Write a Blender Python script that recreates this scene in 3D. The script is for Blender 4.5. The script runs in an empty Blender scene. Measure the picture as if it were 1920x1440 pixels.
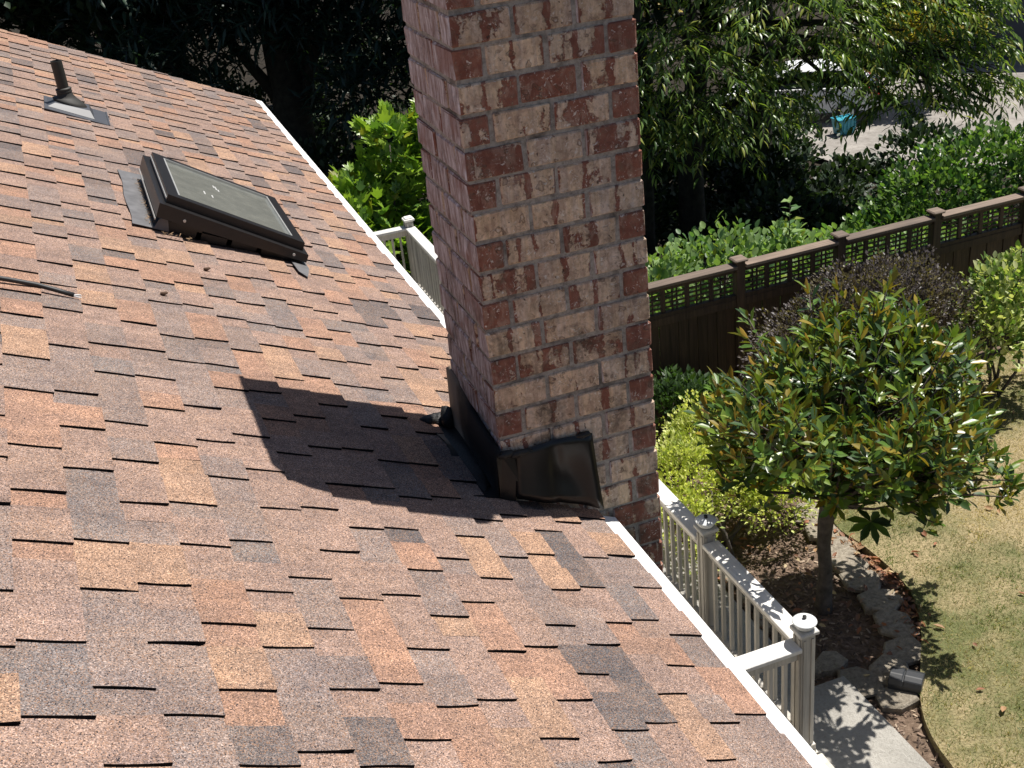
import bpy, bmesh, math, random
import numpy as np
from mathutils import Vector, Matrix
random.seed(7)
RNG = np.random.default_rng(11)
SC = bpy.context.scene
COL = SC.collection

# ------------------------------------------------------------------ camera
F_PX = 2233.0
CAM = Vector((-1.0056, -3.4324, 0.7108))
C_R = Vector((0.93286, -0.34628, -0.09930))
C_D = Vector((-0.24229, -0.39914, -0.88430))
C_F = Vector((0.26658, 0.84898, -0.45625))
cd = bpy.data.cameras.new("camera")
cam = bpy.data.objects.new("camera", cd)
COL.objects.link(cam)
cam.matrix_world = Matrix((
    (C_R.x, -C_D.x, -C_F.x, CAM.x),
    (C_R.y, -C_D.y, -C_F.y, CAM.y),
    (C_R.z, -C_D.z, -C_F.z, CAM.z),
    (0, 0, 0, 1)))
cd.sensor_width = 36.0
cd.lens = F_PX / 1920 * 36
cd.clip_start = 0.05
cd.clip_end = 600
SC.camera = cam

# ------------------------------------------------------------------ sky, sun, exposure
SUN_EL = math.radians(66.5)
SUN_AZ = math.radians(14.0)          # from +X (down the roof) towards +Y
sdir = Vector((math.cos(SUN_EL) * math.cos(SUN_AZ), math.cos(SUN_EL) * math.sin(SUN_AZ), math.sin(SUN_EL)))
w = bpy.data.worlds.new("World")
SC.world = w
w.use_nodes = True
nt = w.node_tree
bg = nt.nodes["Background"]
sky = nt.nodes.new("ShaderNodeTexSky")
sky.sky_type = 'NISHITA'
sky.sun_disc = False
sky.sun_elevation = SUN_EL
sky.sun_rotation = math.pi / 2 - SUN_AZ
nt.links.new(sky.outputs[0], bg.inputs[0])
bg.inputs[1].default_value = 0.050
sl = bpy.data.lights.new("sun", 'SUN')
sl.energy = 5.0
sl.angle = math.radians(0.53)
sl.color = (1.0, 0.955, 0.89)
so = bpy.data.objects.new("sun", sl)
COL.objects.link(so)
so.rotation_euler = sdir.to_track_quat('Z', 'Y').to_euler()
so.location = (5, -3, 12)
SC.view_settings.view_transform = 'Standard'
SC.view_settings.look = 'None'
SC.view_settings.exposure = 0.56
SC.view_settings.gamma = 1.0
SC.view_settings.use_curve_mapping = False

# ------------------------------------------------------------------ helpers
def link(o, parent=None):
    COL.objects.link(o)
    if parent is not None:
        o.parent = parent
    return o

def tag(o, label=None, cat=None, group=None, kind=None):
    if label: o["label"] = label
    if cat: o["category"] = cat
    if group: o["group"] = group
    if kind: o["kind"] = kind
    return o

def thing(name, label, cat, loc=(0, 0, 0), group=None):
    o = bpy.data.objects.new(name, None)
    o.location = loc
    o.empty_display_size = 0.1
    link(o)
    return tag(o, label, cat, group)

def loc_of(p):
    v = Vector((0, 0, 0))
    while p is not None:
        v += p.location
        p = p.parent
    return v

def obj_np(name, V, faces, mat, parent=None, cols=None, smooth=False, kind=None):
    """V in world coordinates; faces list of tuples; cols per-vertex rgb"""
    V = np.asarray(V, dtype=np.float64)
    if parent is not None:
        V = V - np.array(loc_of(parent))
    me = bpy.data.meshes.new(name)
    me.from_pydata(V.tolist(), [], faces)
    fin(me, mat, cols, smooth)
    o = bpy.data.objects.new(name, me)
    link(o, parent)
    if kind: o["kind"] = kind
    return o

def fin(me, mat, cols=None, smooth=False):
    if mat is not None:
        me.materials.append(mat)
    if cols is not None:
        a = me.color_attributes.new("Col", 'FLOAT_COLOR', 'POINT')
        c = np.ones((len(me.vertices), 4), dtype=np.float32)
        c[:, :3] = cols
        a.data.foreach_set("color", c.ravel())
    if smooth:
        me.polygons.foreach_set("use_smooth", np.ones(len(me.polygons), dtype=bool))
    me.update()

def bulk_mesh(name, tv, tf, pos, R, scale, cols, mat, origin=(0, 0, 0), smooth=False, shade=None):
    """many copies of template (tv,tf) as one mesh. pos (N,3) R (N,3,3) scale (N,) cols (N,3)"""
    tv = np.asarray(tv, float)
    N, k = len(pos), len(tv)
    V = np.einsum('nij,kj->nki', R, tv) * np.asarray(scale)[:, None, None] + pos[:, None, :] - np.array(origin)
    me = bpy.data.meshes.new(name)
    tot = np.array([len(f) for f in tf])
    flat = np.concatenate([np.array(f) for f in tf])
    me.vertices.add(N * k)
    me.vertices.foreach_set("co", V.reshape(-1).astype(np.float32))
    loops = (flat[None, :] + (np.arange(N) * k)[:, None]).reshape(-1)
    me.loops.add(len(loops))
    me.loops.foreach_set("vertex_index", loops.astype(np.int32))
    tots = np.tile(tot, N)
    starts = np.concatenate([[0], np.cumsum(tots)[:-1]])
    me.polygons.add(len(tots))
    me.polygons.foreach_set("loop_start", starts.astype(np.int32))
    me.polygons.foreach_set("loop_total", tots.astype(np.int32))
    me.update(calc_edges=True)
    c = np.repeat(np.asarray(cols), k, axis=0)
    fin(me, mat, c, smooth)
    return me

def box_vf(x0, x1, y0, y1, z0, z1, base=0):
    V = [(x0, y0, z0), (x1, y0, z0), (x1, y1, z0), (x0, y1, z0), (x0, y0, z1), (x1, y0, z1), (x1, y1, z1), (x0, y1, z1)]
    Fc = [(0, 3, 2, 1), (4, 5, 6, 7), (0, 1, 5, 4), (1, 2, 6, 5), (2, 3, 7, 6), (3, 0, 4, 7)]
    return V, [tuple(i + base for i in f) for f in Fc]

def bevel_mesh(me, w, seg=1):
    bm = bmesh.new()
    bm.from_mesh(me)
    bmesh.ops.bevel(bm, geom=bm.edges[:], offset=w, segments=seg, affect='EDGES', clamp_overlap=True)
    bm.to_mesh(me)
    bm.free()
    me.update()

def box(name, x0, x1, y0, y1, z0, z1, mat, parent=None, bev=0.0, kind=None):
    V, Fc = box_vf(x0, x1, y0, y1, z0, z1)
    o = obj_np(name, V, Fc, mat, parent, kind=kind)
    if bev: bevel_mesh(o.data, bev)
    return o

def tube_vf(pts, radii, n=8, base=0, cap=True):
    pts = [Vector(p) for p in pts]
    V, Fc = [], []
    up = Vector((0.3, 0.2, 1)).normalized()
    m = len(pts)
    for i, p in enumerate(pts):
        d = (pts[min(i + 1, m - 1)] - pts[max(i - 1, 0)]).normalized()
        a = d.cross(Vector((0.13, 0.97, 0.2)))
        if a.length < 1e-3: a = d.cross(Vector((1, 0, 0)))
        a.normalize()
        b = d.cross(a)
        for j in range(n):
            t = 2 * math.pi * j / n
            V.append(tuple(p + (a * math.cos(t) + b * math.sin(t)) * radii[i]))
    for i in range(m - 1):
        for j in range(n):
            j2 = (j + 1) % n
            Fc.append((base + i * n + j, base + i * n + j2, base + (i + 1) * n + j2, base + (i + 1) * n + j))
    if cap:
        Fc.append(tuple(base + j for j in range(n))[::-1])
        Fc.append(tuple(base + (m - 1) * n + j for j in range(n)))
    return V, Fc

class MB:
    def __init__(s): s.V, s.F = [], []
    def add(s, V, Fc):
        b = len(s.V)
        s.V += [tuple(v) for v in V]
        s.F += [tuple(i + b for i in f) for f in Fc]
        return s
    def box(s, *a): return s.add(*box_vf(*a))
    def tube(s, pts, radii, n=8): return s.add(*tube_vf(pts, radii, n))
    def build(s, name, mat, parent=None, smooth=False, kind=None, bev=0):
        o = obj_np(name, s.V, s.F, mat, parent, smooth=smooth, kind=kind)
        if bev: bevel_mesh(o.data, bev)
        return o

def lathe(prof, c, n=24):
    V, Fc = [], []
    for r, z in prof:
        for j in range(n):
            t = 2 * math.pi * j / n
            V.append((c[0] + r * math.cos(t), c[1] + r * math.sin(t), c[2] + z))
    for i in range(len(prof) - 1):
        for j in range(n):
            j2 = (j + 1) % n
            Fc.append((i * n + j, i * n + j2, (i + 1) * n + j2, (i + 1) * n + j))
    Fc.append(tuple(range(n))[::-1])
    Fc.append(tuple((len(prof) - 1) * n + j for j in range(n)))
    return V, Fc

def px_of(P):
    """approximate picture size helper: camera-space depth and direction (only used to pick the largest 300)"""
    d = np.asarray(P) - np.array(CAM)
    z = d @ np.array(C_F)
    return 960 + F_PX * (d @ np.array(C_R)) / z, 720 + F_PX * (d @ np.array(C_D)) / z, z

# ------------------------------------------------------------------ materials
def new_mat(name):
    m = bpy.data.materials.new(name)
    m.use_nodes = True
    t = m.node_tree
    return m, t, t.nodes["Principled BSDF"]

def N(t, typ, **kw):
    n = t.nodes.new(typ)
    for k, v in kw.items():
        if k.startswith("i_"):
            n.inputs[k[2:].replace("_", " ")].default_value = v
        else:
            setattr(n, k, v)
    return n

def ramp(t, fac, stops):
    r = N(t, "ShaderNodeValToRGB")
    el = r.color_ramp.elements
    while len(el) > 1: el.remove(el[-1])
    el[0].position, el[0].color = stops[0][0], (*stops[0][1], 1)
    for p, c in stops[1:]:
        e = el.new(p)
        e.color = (*c, 1)
    t.links.new(fac, r.inputs[0])
    return r.outputs[0]

def mix(t, fac, a, b, mode='MIX'):
    m = N(t, "ShaderNodeMix", data_type='RGBA', blend_type=mode)
    for s, v in ((0, fac), (6, a), (7, b)):
        if hasattr(v, "links") or hasattr(v, "is_linked"):
            t.links.new(v, m.inputs[s])
        else:
            m.inputs[s].default_value = (*v, 1) if isinstance(v, tuple) else v
    return m.outputs[2]

def noise(t, vec, scale, detail=3.0, rough=0.55, dist=0.0):
    n = N(t, "ShaderNodeTexNoise")
    n.inputs["Scale"].default_value = scale
    n.inputs["Detail"].default_value = detail
    n.inputs["Roughness"].default_value = rough
    n.inputs["Distortion"].default_value = dist
    if vec is not None: t.links.new(vec, n.inputs["Vector"])
    return n.outputs["Fac"]

def mapping(t, vec, scale=(1, 1, 1), rot=(0, 0, 0)):
    m = N(t, "ShaderNodeMapping")
    m.inputs["Scale"].default_value = scale
    m.inputs["Rotation"].default_value = rot
    t.links.new(vec, m.inputs["Vector"])
    return m.outputs[0]

def geo_pos(t): return N(t, "ShaderNodeNewGeometry").outputs["Position"]

def math_n(t, op, a, b=None, clamp=False):
    m = N(t, "ShaderNodeMath", operation=op, use_clamp=clamp)
    for i, v in enumerate((a, b)):
        if v is None: continue
        if hasattr(v, "is_linked"): t.links.new(v, m.inputs[i])
        else: m.inputs[i].default_value = v
    return m.outputs[0]

def bump(t, h, strength, dist, bsdf):
    b = N(t, "ShaderNodeBump")
    b.inputs["Strength"].default_value = strength
    b.inputs["Distance"].default_value = dist
    t.links.new(h, b.inputs["Height"])
    t.links.new(b.outputs[0], bsdf.inputs["Normal"])

def simple_mat(name, col, rough=0.6, var=0.15, scale=8.0, metal=0.0, bmp=0.0, spec=0.5):
    m, t, b = new_mat(name)
    p = geo_pos(t)
    n = noise(t, p, scale, 4)
    lo = tuple(c * (1 - var) for c in col)
    hi = tuple(min(1, c * (1 + var)) for c in col)
    t.links.new(ramp(t, n, [(0.3, lo), (0.7, hi)]), b.inputs["Base Color"])
    b.inputs["Roughness"].default_value = rough
    b.inputs["Metallic"].default_value = metal
    b.inputs["Specular IOR Level"].default_value = spec
    if bmp:
        bump(t, noise(t, p, scale * 6, 5), 0.6, bmp, b)
    return m

# asphalt shingle: colour per piece from "Col", mineral granules on top
def shingle_mat():
    m, t, b = new_mat("asphalt_shingle")
    at = N(t, "ShaderNodeAttribute", attribute_name="Col")
    p = geo_pos(t)
    v = N(t, "ShaderNodeTexVoronoi", feature='F1')
    v.inputs["Scale"].default_value = 400
    t.links.new(p, v.inputs["Vector"])
    sep = N(t, "ShaderNodeSeparateColor")
    t.links.new(v.outputs["Color"], sep.inputs[0])
    g1 = ramp(t, sep.outputs[0], [(0.0, (0.45, 0.43, 0.43)), (0.35, (0.78, 0.77, 0.77)), (0.62, (1.0, 1.0, 1.0)), (0.86, (1.40, 1.38, 1.34)), (1.0, (2.1, 2.05, 1.95))])
    blend = ramp(t, noise(t, p, 4.2, 4, 0.6, 0.4), [(0.42, (0, 0, 0)), (0.66, (0.4, 0.4, 0.4))])
    base = mix(t, blend, at.outputs["Color"], (0.218, 0.158, 0.128))
    c = mix(t, 1.0, base, g1, 'MULTIPLY')
    # single foreign granules
    g2 = ramp(t, sep.outputs[1], [(0.0, (0.02, 0.018, 0.02)), (0.13, (0.03, 0.025, 0.03)), (0.14, (0.0, 0.0, 0.0))])
    k = ramp(t, sep.outputs[1], [(0.0, (1, 1, 1)), (0.09, (1, 1, 1)), (0.10, (0, 0, 0))])
    c = mix(t, k, c, (0.035, 0.03, 0.033))
    k2 = ramp(t, sep.outputs[2], [(0.0, (0, 0, 0)), (0.80, (0, 0, 0)), (0.81, (0.5, 0.5, 0.5))])
    c = mix(t, k2, c, (0.33, 0.18, 0.10))
    big = noise(t, p, 5.5, 3)
    c = mix(t, 1.0, c, ramp(t, big, [(0.3, (0.86, 0.87, 0.9)), (0.7, (1.1, 1.07, 1.03))]), 'MULTIPLY')
    # faint run-off streaks down the slope
    stk = noise(t, mapping(t, p, (0.9, 14, 0.9)), 1.0, 4, 0.6)
    c = mix(t, 1.0, c, ramp(t, stk, [(0.32, (0.86, 0.86, 0.87)), (0.5, (1.0, 1.0, 1.0)), (0.7, (1.08, 1.07, 1.05))]), 'MULTIPLY')
    fine = noise(t, p, 24, 4)
    c = mix(t, 1.0, c, ramp(t, fine, [(0.3, (0.88, 0.88, 0.88)), (0.7, (1.1, 1.1, 1.1))]), 'MULTIPLY')
    t.links.new(c, b.inputs["Base Color"])
    b.inputs["Roughness"].default_value = 0.9
    b.inputs["Specular IOR Level"].default_value = 0.25
    bump(t, v.outputs["Distance"], 0.5, 0.0012, b)
    return m

def brick_mat():
    m, t, b = new_mat("slurried_brick")
    info = N(t, "ShaderNodeObjectInfo")
    tc = N(t, "ShaderNodeTexCoord")
    off = N(t, "ShaderNodeVectorMath", operation='SCALE')
    comb = N(t, "ShaderNodeCombineXYZ")
    t.links.new(info.outputs["Random"], comb.inputs[0])
    t.links.new(info.outputs["Random"], comb.inputs[1])
    t.links.new(info.outputs["Random"], comb.inputs[2])
    t.links.new(comb.outputs[0], off.inputs[0])
    off.inputs["Scale"].default_value = 83.0
    add = N(t, "ShaderNodeVectorMath", operation='ADD')
    t.links.new(tc.outputs["Object"], add.inputs[0])
    t.links.new(off.outputs[0], add.inputs[1])
    P = add.outputs[0]
    geo = N(t, "ShaderNodeNewGeometry")
    sn = N(t, "ShaderNodeSeparateXYZ")
    t.links.new(geo.outputs["True Normal"], sn.inputs[0])
    side = math_n(t, 'GREATER_THAN', math_n(t, 'ABSOLUTE', sn.outputs[0]), 0.7)
    sc = N(t, "ShaderNodeSeparateColor")
    t.links.new(info.outputs["Color"], sc.inputs[0])
    cream_amt = sc.outputs[0]
    # red body with colour change per brick
    red = ramp(t, noise(t, P, 22, 5), [(0.25, (0.17, 0.062, 0.042)), (0.55, (0.27, 0.105, 0.070)), (0.8, (0.36, 0.18, 0.125))])
    crm = ramp(t, noise(t, P, 30, 6, 0.65), [(0.22, (0.36, 0.26, 0.19)), (0.40, (0.60, 0.485, 0.37)), (0.58, (0.75, 0.63, 0.50)), (0.80, (0.80, 0.75, 0.69))])
    # vertical drag lines in the slurry
    st = noise(t, mapping(t, P, (1, 1, 0.12)), 90, 3)
    crm = mix(t, 1.0, crm, ramp(t, st, [(0.35, (0.82, 0.80, 0.78)), (0.6, (1.05, 1.05, 1.05))]), 'MULTIPLY')
    panel = noise(t, mapping(t, P, (1, 1, 0.06)), 13, 3, 0.5)
    crm = mix(t, 1.0, crm, ramp(t, panel, [(0.36, (0.90, 0.84, 0.80)), (0.46, (1.06, 1.0, 0.90)), (0.54, (0.92, 0.90, 0.92)), (0.64, (1.08, 1.02, 0.95))]), 'MULTIPLY')
    bandn = noise(t, mapping(t, P, (1, 1, 0.10)), 15, 3, 0.6, 0.25)
    # slurry patches: big blobs, threshold from cream_amt
    blob = noise(t, mapping(t, P, (1.0, 1.0, 0.65)), 13, 3, 0.5, 0.35)
    thr = math_n(t, 'ADD', math_n(t, 'MULTIPLY', math_n(t, 'SUBTRACT', blob, 0.5), 2.6), math_n(t, 'SUBTRACT', math_n(t, 'MULTIPLY', cream_amt, 1.5), 0.72))
    thr = math_n(t, 'ADD', thr, math_n(t, 'MULTIPLY', math_n(t, 'SUBTRACT', noise(t, P, 70, 4, 0.7, 0.6), 0.5), 1.1))
    so3 = N(t, "ShaderNodeSeparateXYZ")
    t.links.new(tc.outputs["Object"], so3.inputs[0])
    ux = math_n(t, 'ADD', so3.outputs[0], math_n(t, 'MULTIPLY', math_n(t, 'SUBTRACT', info.outputs["Random"], 0.5), 0.03))
    ux = math_n(t, 'ADD', ux, math_n(t, 'MULTIPLY', math_n(t, 'SUBTRACT', noise(t, P, 28, 3, .6), 0.5), 0.035))
    gap = math_n(t, 'SUBTRACT', math_n(t, 'ABSOLUTE', math_n(t, 'SUBTRACT', math_n(t, 'MULTIPLY', math_n(t, 'ABSOLUTE', ux), 10.0), 0.5)), 0.33, True)
    thr = math_n(t, 'SUBTRACT', thr, math_n(t, 'MULTIPLY', gap, 5.0))
    thr = math_n(t, 'SUBTRACT', thr, math_n(t, 'MULTIPLY', math_n(t, 'SUBTRACT', bandn, 0.56, True), 5.0))
    k = ramp(t, thr, [(0.0, (0, 0, 0)), (0.05, (0.7, 0.7, 0.7)), (0.16, (1, 1, 1))])
    wash = ramp(t, noise(t, mapping(t, P, (1, 1, .5)), 26, 5, .7, .8), [(0.50, (0, 0, 0)), (0.62, (0.55, 0.55, 0.55))])
    red = mix(t, wash, red, (0.44, 0.31, 0.245))
    crm = mix(t, ramp(t, noise(t, mapping(t, P, (1, 1, .6)), 17, 5, .7, 1.0), [(0.53, (0, 0, 0)), (0.60, (0.6, 0.6, 0.6))]), crm, (0.42, 0.29, 0.22))
    face = mix(t, k, red, crm)
    # blisters
    v = N(t, "ShaderNodeTexVoronoi", feature='F1')
    v.inputs["Scale"].default_value = 19
    v.inputs["Randomness"].default_value = 1.0
    wob = N(t, "ShaderNodeVectorMath", operation='ADD')
    nz = N(t, "ShaderNodeTexNoise")
    nz.inputs["Scale"].default_value = 30
    t.links.new(P, nz.inputs["Vector"])
    sm = N(t, "ShaderNodeVectorMath", operation='SCALE')
    sm.inputs["Scale"].default_value = 0.055
    t.links.new(nz.outputs["Color"], sm.inputs[0])
    t.links.new(P, wob.inputs[0])
    t.links.new(sm.outputs[0], wob.inputs[1])
    t.links.new(wob.outputs[0], v.inputs["Vector"])
    svc = N(t, "ShaderNodeSeparateColor")
    t.links.new(v.outputs["Color"], svc.inputs[0])
    pick = math_n(t, 'GREATER_THAN', svc.outputs[0], 0.30)
    ring = ramp(t, v.outputs["Distance"], [(0.0, (0.30, 0.30, 0.30)), (0.14, (0.35, 0.35, 0.35)), (0.19, (1, 1, 1)), (0.24, (0.0, 0.0, 0.0)), (0.3, (0, 0, 0))])
    rk = math_n(t, 'MULTIPLY', ring, math_n(t, 'MULTIPLY', pick, 0.75))
    face = mix(t, rk, face, (0.14, 0.085, 0.055))
    inner = ramp(t, v.outputs["Distance"], [(0.0, (1, 1, 1)), (0.09, (0.8, 0.8, 0.8)), (0.13, (0, 0, 0))])
    pick2 = math_n(t, 'GREATER_THAN', svc.outputs[1], 0.55)
    face = mix(t, math_n(t, 'MULTIPLY', inner, math_n(t, 'MULTIPLY', pick2, 0.75)), face, (0.68, 0.63, 0.57))
    # small pits
    v2 = N(t, "ShaderNodeTexVoronoi", feature='F1')
    v2.inputs["Scale"].default_value = 34
    t.links.new(wob.outputs[0], v2.inputs["Vector"])
    pit = ramp(t, v2.outputs["Distance"], [(0.0, (1, 1, 1)), (0.10, (1, 1, 1)), (0.15, (0, 0, 0))])
    sv2 = N(t, "ShaderNodeSeparateColor")
    t.links.new(v2.outputs["Color"], sv2.inputs[0])
    pk = math_n(t, 'MULTIPLY', math_n(t, 'GREATER_THAN', sv2.outputs[0], 0.80), pit)
    face = mix(t, math_n(t, 'MULTIPLY', pk, 0.8), face, (0.06, 0.042, 0.034))
    fleck = ramp(t, noise(t, wob.outputs[0], 95, 3, 0.6), [(0.59, (0, 0, 0)), (0.66, (0.9, 0.9, 0.9))])
    near = ramp(t, noise(t, P, 21, 2), [(0.44, (0, 0, 0)), (0.56, (1, 1, 1))])
    fl_k = math_n(t, 'MULTIPLY', fleck, near)
    face = mix(t, fl_k, face, (0.80, 0.77, 0.72))
    dirt = ramp(t, noise(t, wob.outputs[0], 42, 6, 0.75), [(0.52, (0, 0, 0)), (0.68, (0.75, 0.75, 0.75))])
    face = mix(t, dirt, face, (0.20, 0.14, 0.10))
    face = mix(t, 1.0, face, ramp(t, info.outputs["Random"], [(0.0, (0.82, 0.80, 0.80)), (0.35, (1.06, 1.0, 0.94)), (0.6, (0.93, 0.94, 0.97)), (1.0, (1.12, 1.08, 1.02))]), 'MULTIPLY')
    # side faces: streaked grey-white over red
    s2 = noise(t, mapping(t, P, (1.0, 1.0, 0.20)), 40, 6, 0.75, 0.3)
    sidec = ramp(t, s2, [(0.30, (0.06, 0.045, 0.045)), (0.38, (0.24, 0.15, 0.13)), (0.46, (0.38, 0.29, 0.275)), (0.54, (0.52, 0.45, 0.45)), (0.66, (0.78, 0.74, 0.77))])
    sidec = mix(t, ramp(t, math_n(t, 'ADD', noise(t, P, 9, 2), math_n(t, 'MULTIPLY', cream_amt, -0.25)), [(0.46, (0, 0, 0)), (0.56, (0.6, 0.6, 0.6))]), sidec, (0.27, 0.125, 0.095))
    col = mix(t, side, face, sidec)
    # grime, heavier low down where the wall is damp
    gp = geo.outputs["Position"]
    gz = N(t, "ShaderNodeSeparateXYZ")
    t.links.new(gp, gz.inputs[0])
    low = N(t, "ShaderNodeMapRange")
    low.inputs["From Min"].default_value = -0.3
    low.inputs["From Max"].default_value = -1.1
    t.links.new(gz.outputs[2], low.inputs["Value"])
    gn = noise(t, gp, 7, 6, 0.7)
    gk = math_n(t, 'MULTIPLY', low.outputs[0], ramp(t, gn, [(0.50, (0, 0, 0)), (0.66, (0.8, 0.8, 0.8))]))
    col = mix(t, gk, col, (0.055, 0.045, 0.03))
    t.links.new(col, b.inputs["Base Color"])
    b.inputs["Roughness"].default_value = 0.85
    hsum = math_n(t, 'ADD', math_n(t, 'MULTIPLY', k, 0.35), math_n(t, 'ADD', math_n(t, 'MULTIPLY', noise(t, P, 60, 6, 0.7), 0.9), math_n(t, 'SUBTRACT', math_n(t, 'MULTIPLY', ring, 0.3), math_n(t, 'MULTIPLY', pk, 0.8))))
    bump(t, hsum, 1.0, 0.008, b)
    return m

def mortar_mat():
    m, t, b = new_mat("mortar")
    p = geo_pos(t)
    n = noise(t, p, 60, 6, 0.7)
    c = ramp(t, n, [(0.3, (0.19, 0.17, 0.145)), (0.52, (0.38, 0.35, 0.305)), (0.8, (0.54, 0.50, 0.44))])
    big = noise(t, p, 6, 5, 0.65)
    c = mix(t, ramp(t, big, [(0.52, (0, 0, 0)), (0.68, (0.85, 0.85, 0.85))]), c, (0.06, 0.05, 0.038))
    t.links.new(c, b.inputs["Base Color"])
    b.inputs["Roughness"].default_value = 0.95
    bump(t, n, 0.8, 0.004, b)
    return m

def wood_mat(name, col, var=0.25, grain=(4, 4, 60), rough=0.7, axis='z'):
    m, t, b = new_mat(name)
    tc = N(t, "ShaderNodeTexCoord")
    info = N(t, "ShaderNodeObjectInfo")
    p = geo_pos(t)
    sc = {'z': (30, 30, 1.5), 'y': (30, 1.5, 30), 'x': (1.5, 30, 30)}[axis]
    n = noise(t, mapping(t, p, sc), 1.6, 5, 0.65)
    n2 = noise(t, p, 2.5, 3)
    lo = tuple(c * (1 - var) for c in col)
    hi = tuple(c * (1 + var) for c in col)
    c = ramp(t, n, [(0.3, lo), (0.7, hi)])
    c = mix(t, 1.0, c, ramp(t, n2, [(0.3, (0.85, 0.85, 0.85)), (0.7, (1.12, 1.1, 1.06))]), 'MULTIPLY')
    c = mix(t, 1.0, c, ramp(t, info.outputs["Random"], [(0.0, (0.74, 0.72, 0.70)), (0.5, (1.0, 0.98, 0.96)), (1.0, (1.24, 1.20, 1.15))]), 'MULTIPLY')
    t.links.new(c, b.inputs["Base Color"])
    b.inputs["Roughness"].default_value = rough
    bump(t, n, 0.35, 0.002, b)
    return m

def leaf_mat(name, rough=0.45, trans=0.3, under=None, spec=0.5):
    m, t, b = new_mat(name)
    at = N(t, "ShaderNodeAttribute", attribute_name="Col")
    col = at.outputs["Color"]
    p = geo_pos(t)
    col = mix(t, 1.0, col, ramp(t, noise(t, p, 1.6, 2), [(0.3, (0.8, 0.82, 0.85)), (0.7, (1.2, 1.18, 1.1))]), 'MULTIPLY')
    if under:
        g = N(t, "ShaderNodeNewGeometry")
        col2 = mix(t, g.outputs["Backfacing"], col, under)
    else:
        col2 = col
    t.links.new(col2, b.inputs["Base Color"])
    b.inputs["Roughness"].default_value = rough
    b.inputs["Specular IOR Level"].default_value = spec
    tr = N(t, "ShaderNodeBsdfTranslucent")
    tcol = mix(t, 1.0, col, (1.5, 1.6, 0.65), 'MULTIPLY')
    t.links.new(tcol, tr.inputs["Color"])
    ms = N(t, "ShaderNodeMixShader")
    ms.inputs[0].default_value = trans
    t.links.new(b.outputs[0], ms.inputs[1])
    t.links.new(tr.outputs[0], ms.inputs[2])
    out = t.nodes["Material Output"]
    t.links.new(ms.outputs[0], out.inputs["Surface"])
    return m

M_SH = shingle_mat()
M_EDGE = simple_mat("asphalt_cut_edge", (0.010, 0.009, 0.010), 0.9, 0.2, 40, spec=0.1)
M_BR = brick_mat()
M_MO = mortar_mat()
M_WHITE = simple_mat("white_painted_metal", (0.80, 0.80, 0.79), 0.45, 0.04, 6)
def drip_mat():
    m, t, b = new_mat("white_drip_metal")
    p = geo_pos(t)
    v = N(t, "ShaderNodeTexVoronoi", feature='F1')
    v.inputs["Scale"].default_value = 42
    t.links.new(p, v.inputs["Vector"])
    sp = N(t, "ShaderNodeSeparateColor")
    t.links.new(v.outputs["Color"], sp.inputs[0])
    k = math_n(t, 'MULTIPLY', ramp(t, v.outputs["Distance"], [(0.0, (1, 1, 1)), (0.14, (1, 1, 1)), (0.2, (0, 0, 0))]), math_n(t, 'GREATER_THAN', sp.outputs[0], 0.80))
    c = ramp(t, noise(t, p, 7, 5, 0.7), [(0.35, (0.62, 0.62, 0.60)), (0.55, (0.78, 0.78, 0.77)), (0.8, (0.82, 0.82, 0.81))])
    c = mix(t, math_n(t, 'MULTIPLY', k, 0.7), c, (0.16, 0.13, 0.10))
    t.links.new(c, b.inputs["Base Color"])
    b.inputs["Roughness"].default_value = 0.45
    return m
M_DRIP = drip_mat()
M_FELT = simple_mat("roof_deck_felt", (0.04, 0.037, 0.037), 0.95)
M_TAR = simple_mat("black_sealant", (0.008, 0.008, 0.008), 0.6, 0.3, 20, bmp=0.006)
M_FLASH = simple_mat("black_painted_flashing", (0.005, 0.005, 0.0055), 0.30, 0.3, 14, spec=0.45)
M_BRONZE = simple_mat("bronze_aluminium", (0.011, 0.010, 0.0105), 0.38, 0.2, 30)
M_RAIL = wood_mat("weathered_painted_wood", (0.43, 0.42, 0.392), 0.22, axis='z', rough=0.6)
M_RAILC = wood_mat("weathered_rail_cap", (0.66, 0.665, 0.66), 0.14, axis='y', rough=0.6)
M_DECK = wood_mat("deck_board_paint", (0.52, 0.50, 0.46), 0.10, axis='x')
M_FENCE = wood_mat("dark_stained_cedar", (0.047, 0.029, 0.020), 0.55, axis='z')
M_FENCEC = wood_mat("weathered_fence_cap", (0.15, 0.115, 0.092), 0.4, axis='x', rough=0.8)
M_BARK = simple_mat("bark", (0.085, 0.070, 0.058), 0.9, 0.45, 14, bmp=0.012)
M_BARKD = simple_mat("dark_mossy_bark", (0.035, 0.032, 0.024), 0.95, 0.5, 9, bmp=0.02)
M_SIDING = simple_mat("beige_siding_paint", (0.42, 0.39, 0.33), 0.7, 0.06)

# ------------------------------------------------------------------ roof frame
XE, ZE = 0.339, -1.745
PITCH = math.radians(26.6)
CT, ST = math.cos(PITCH), math.sin(PITCH)
def roof_pt(u, y, n=0.0):
    """u up the slope from the eave, y along the eave, n above the deck"""
    return np.array((XE - u * CT + n * ST, y, ZE + u * ST + n * CT))
def rake_y(u): return 7.79 - 0.1416 * u
Y_NEAR = -5.6
U_RIDGE = 4.3
GZ = -5.9          # lawn level

# ------------------------------------------------------------------ terrain, lawn, paths
def ground_z(x, y):
    s = min(max((y - 8.2) / 11.0, 0.0), 1.0)
    s = s * s * (3 - 2 * s)
    z = GZ - 0.02 - 3.55 * s
    return z

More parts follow.
